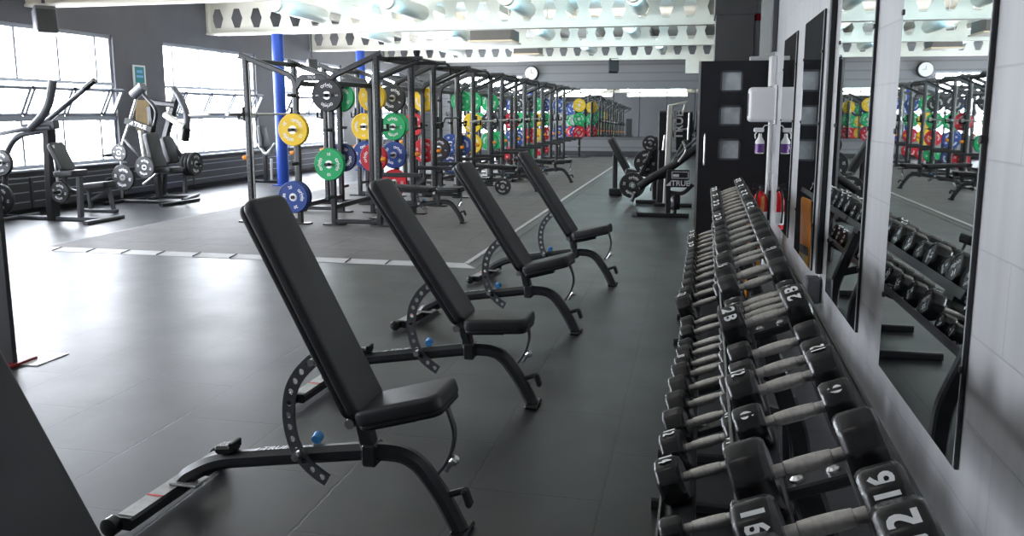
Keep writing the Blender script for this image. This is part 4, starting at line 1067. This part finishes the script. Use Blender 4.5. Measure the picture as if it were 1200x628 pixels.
# --- tall machine with pale column behind it
Y = 14.4
o = onfloor(783, Y, 0)
t = thing('cable_tower', 'tall machine with a pale column and dark panels behind the lettered press', 'gym machine', o)
part(t, 'pale_column', 'tube', 'bar', [at(786, 124, Y), onfloor(781, Y)], .085, .1)
part(t, 'second_column', 'dark', 'bar', [at(777, 130, Y+.2), onfloor(774, Y+.2)], .12, .12)
for (u0, u1, nm) in ((771, 781, 'weight_shroud'), (792, 812, 'wide_shroud')):
    m = MB(); a, c = W(Y+.1, (u0, 176), (u1, 131)); m.box((a+c)/2 - o, (c.x-a.x, .12, c.z-a.z), bev=.015)
    if u0 == 792: m.text('TRUE', .2, frame3((a+c)/2 - o + Vector((-.09, -.062, .1)), (0, 0, 1), (-1, 0, 0)), bold=.02)
    m.build(nm, ['black', 'silver'], t)
part(t, 'top_frame', 'tube', 'tube', W(Y, (783, 124), (804, 120), (800, 132)), .02)
part(t, 'side_rod', 'steel', 'tube', W(Y, (779, 158), (777, 176)), .018); part(t, 'side_rod', 'steel', 'tube', W(Y, (808, 132), (806, 164)), .02)
part(t, 'cross_rod', 'steel', 'tube', W(Y, (796, 152), (807, 151)), .015)
part(t, 'base_bar', 'dark', 'bar', [onfloor(768, Y), onfloor(812, Y)], .1, .06)
# --- machine with reclined pad and big plates
Y = 15.2
o = onfloor(752, Y, 0)
t = thing('leg_press_machine', 'black plate loaded machine with a reclined pad beside the white floor line', 'gym machine', o)
part(t, 'base_bar', 'dark', 'bar', [onfloor(746, Y-.4), onfloor(778, Y-.4)], .09, .07)
part(t, 'front_post', 'frame', 'bar', [onfloor(721, Y+1.0), at(721, 180, Y+1.0)], .09, .09)
m = MB(); m.box(onfloor(722, Y+1.0, .07) - o, (.24, .34, .14), bev=.02); m.build('foot_block', 'dark', t)
seatpad(t, 'reclined_pad', at(727, 184, Y+.9), (.48, 0, -.88), .82, .4, .11)
seatpad(t, 'seat', at(747, 202, Y+.7), (1, 0, -.12), .45, .4, .1)
part(t, 'lever_arm', 'frame', 'bar', W(Y-.2, (770, 163), (755, 196), (744, 219)), .09, .08)
part(t, 'light_rod', 'steel', 'tube', W(Y, (744, 204), (766, 203), (771, 196)), .02, fil=.05); part(t, 'thin_rod', 'steel', 'tube', W(Y-.1, (768, 182), (762, 224)), .016)
part(t, 'rear_post', 'frame', 'bar', [at(768, 160, Y), onfloor(768, Y)], .09, .09)
part(t, 'front_foot', 'greyframe', 'tube', [at(744, 226, Y-.4), onfloor(741, Y-.4)], .035)
for (u, v) in ((741, 218), (762, 168), (757, 190)): part(t, 'plate_peg', 'dark', 'tube', [at(u, v, Y+.1), at(u, v, Y+.1) + Vector((0, -.6, 0))], .024)
mplate(at(741, 217, Y-.35), .23, .07, 'big black plate low on the left of the machine beside the white line', '20')
mplate(at(762, 168, Y-.3), .14, .045, 'small spoked black plate at the top of the machine beside the white line', '10')
mplate(at(757, 190, Y-.1), .22, .06, 'black plate in the middle of the machine beside the white line', '25')
# --- black plate left on edge behind the benches
p = onfloor(575, 16.0, PZ+.16)
mplate(Vector((p.x+.35, 15.55, PZ+.16)), .16, .05, 'small black plate standing on edge on the platform among the racks', '10')

# ================================================================== LIGHT
w = bpy.data.worlds.new('sky'); scn.world = w; w.use_nodes = True
bg = w.node_tree.nodes['Background']; bg.inputs[0].default_value = (.93, .96, 1, 1); bg.inputs[1].default_value = 28.0
def area(name, loc, sx, sy, e, c, rot):
    l = bpy.data.lights.new(name, 'AREA'); l.shape = 'RECTANGLE'; l.size = sx; l.size_y = sy; l.energy = e; l.color = c
    o = bpy.data.objects.new(name, l); col.objects.link(o); o.location = loc; o.rotation_euler = rot; return o
for (a, c) in wins:                                  # sky light entering each window
    o = area('window_portal', (XL-.28, (a+c)/2, (ZS+ZT)/2), ZT-ZS, c-a, 1, (1, 1, 1), (0, -PI/2, 0)); o.data.cycles.is_portal = True
o = area('window_portal', ((BW[0]+BW[1])/2, Y1+.28, (BW[2]+BW[3])/2), BW[1]-BW[0], BW[3]-BW[2], 1, (1, 1, 1), (-PI/2, 0, 0)); o.data.cycles.is_portal = True
for y in (1.5, 5.5, 9.5, 14.2, 19.2, 24.5, 29.0):      # unseen overhead fill lights, added to brighten the room
    for x in (-7.5, -2.6):
        area('overhead_fill', (x, y, 4.0), 3.0, .5, 8, (1, .97, .93), (0, 0, 0))
for y in (13.6, 18.6, 23.6):                   # added unseen uplights: cool ones tint the beams, warm ones brighten them
    for x in (-6.5, -2.2):
        area('cool_uplight', (x, y+1.0, 3.3), 3.2, .2, 50, (.4, .78, 1), (PI*.75, 0, 0))
        area('beam_fill', (x, y-1.2, 3.1), 3.4, .3, 65, (1, .95, .86), (PI*.8, 0, 0))
scn.view_settings.view_transform = 'Standard'
scn.view_settings.look = 'None'
scn.view_settings.exposure = 0
scn.cycles.max_bounces = 8; scn.cycles.diffuse_bounces = 4; scn.cycles.glossy_bounces = 5; scn.cycles.transparent_max_bounces = 12
scn.cycles.sample_clamp_indirect = 8
scn.cycles.use_denoising = True
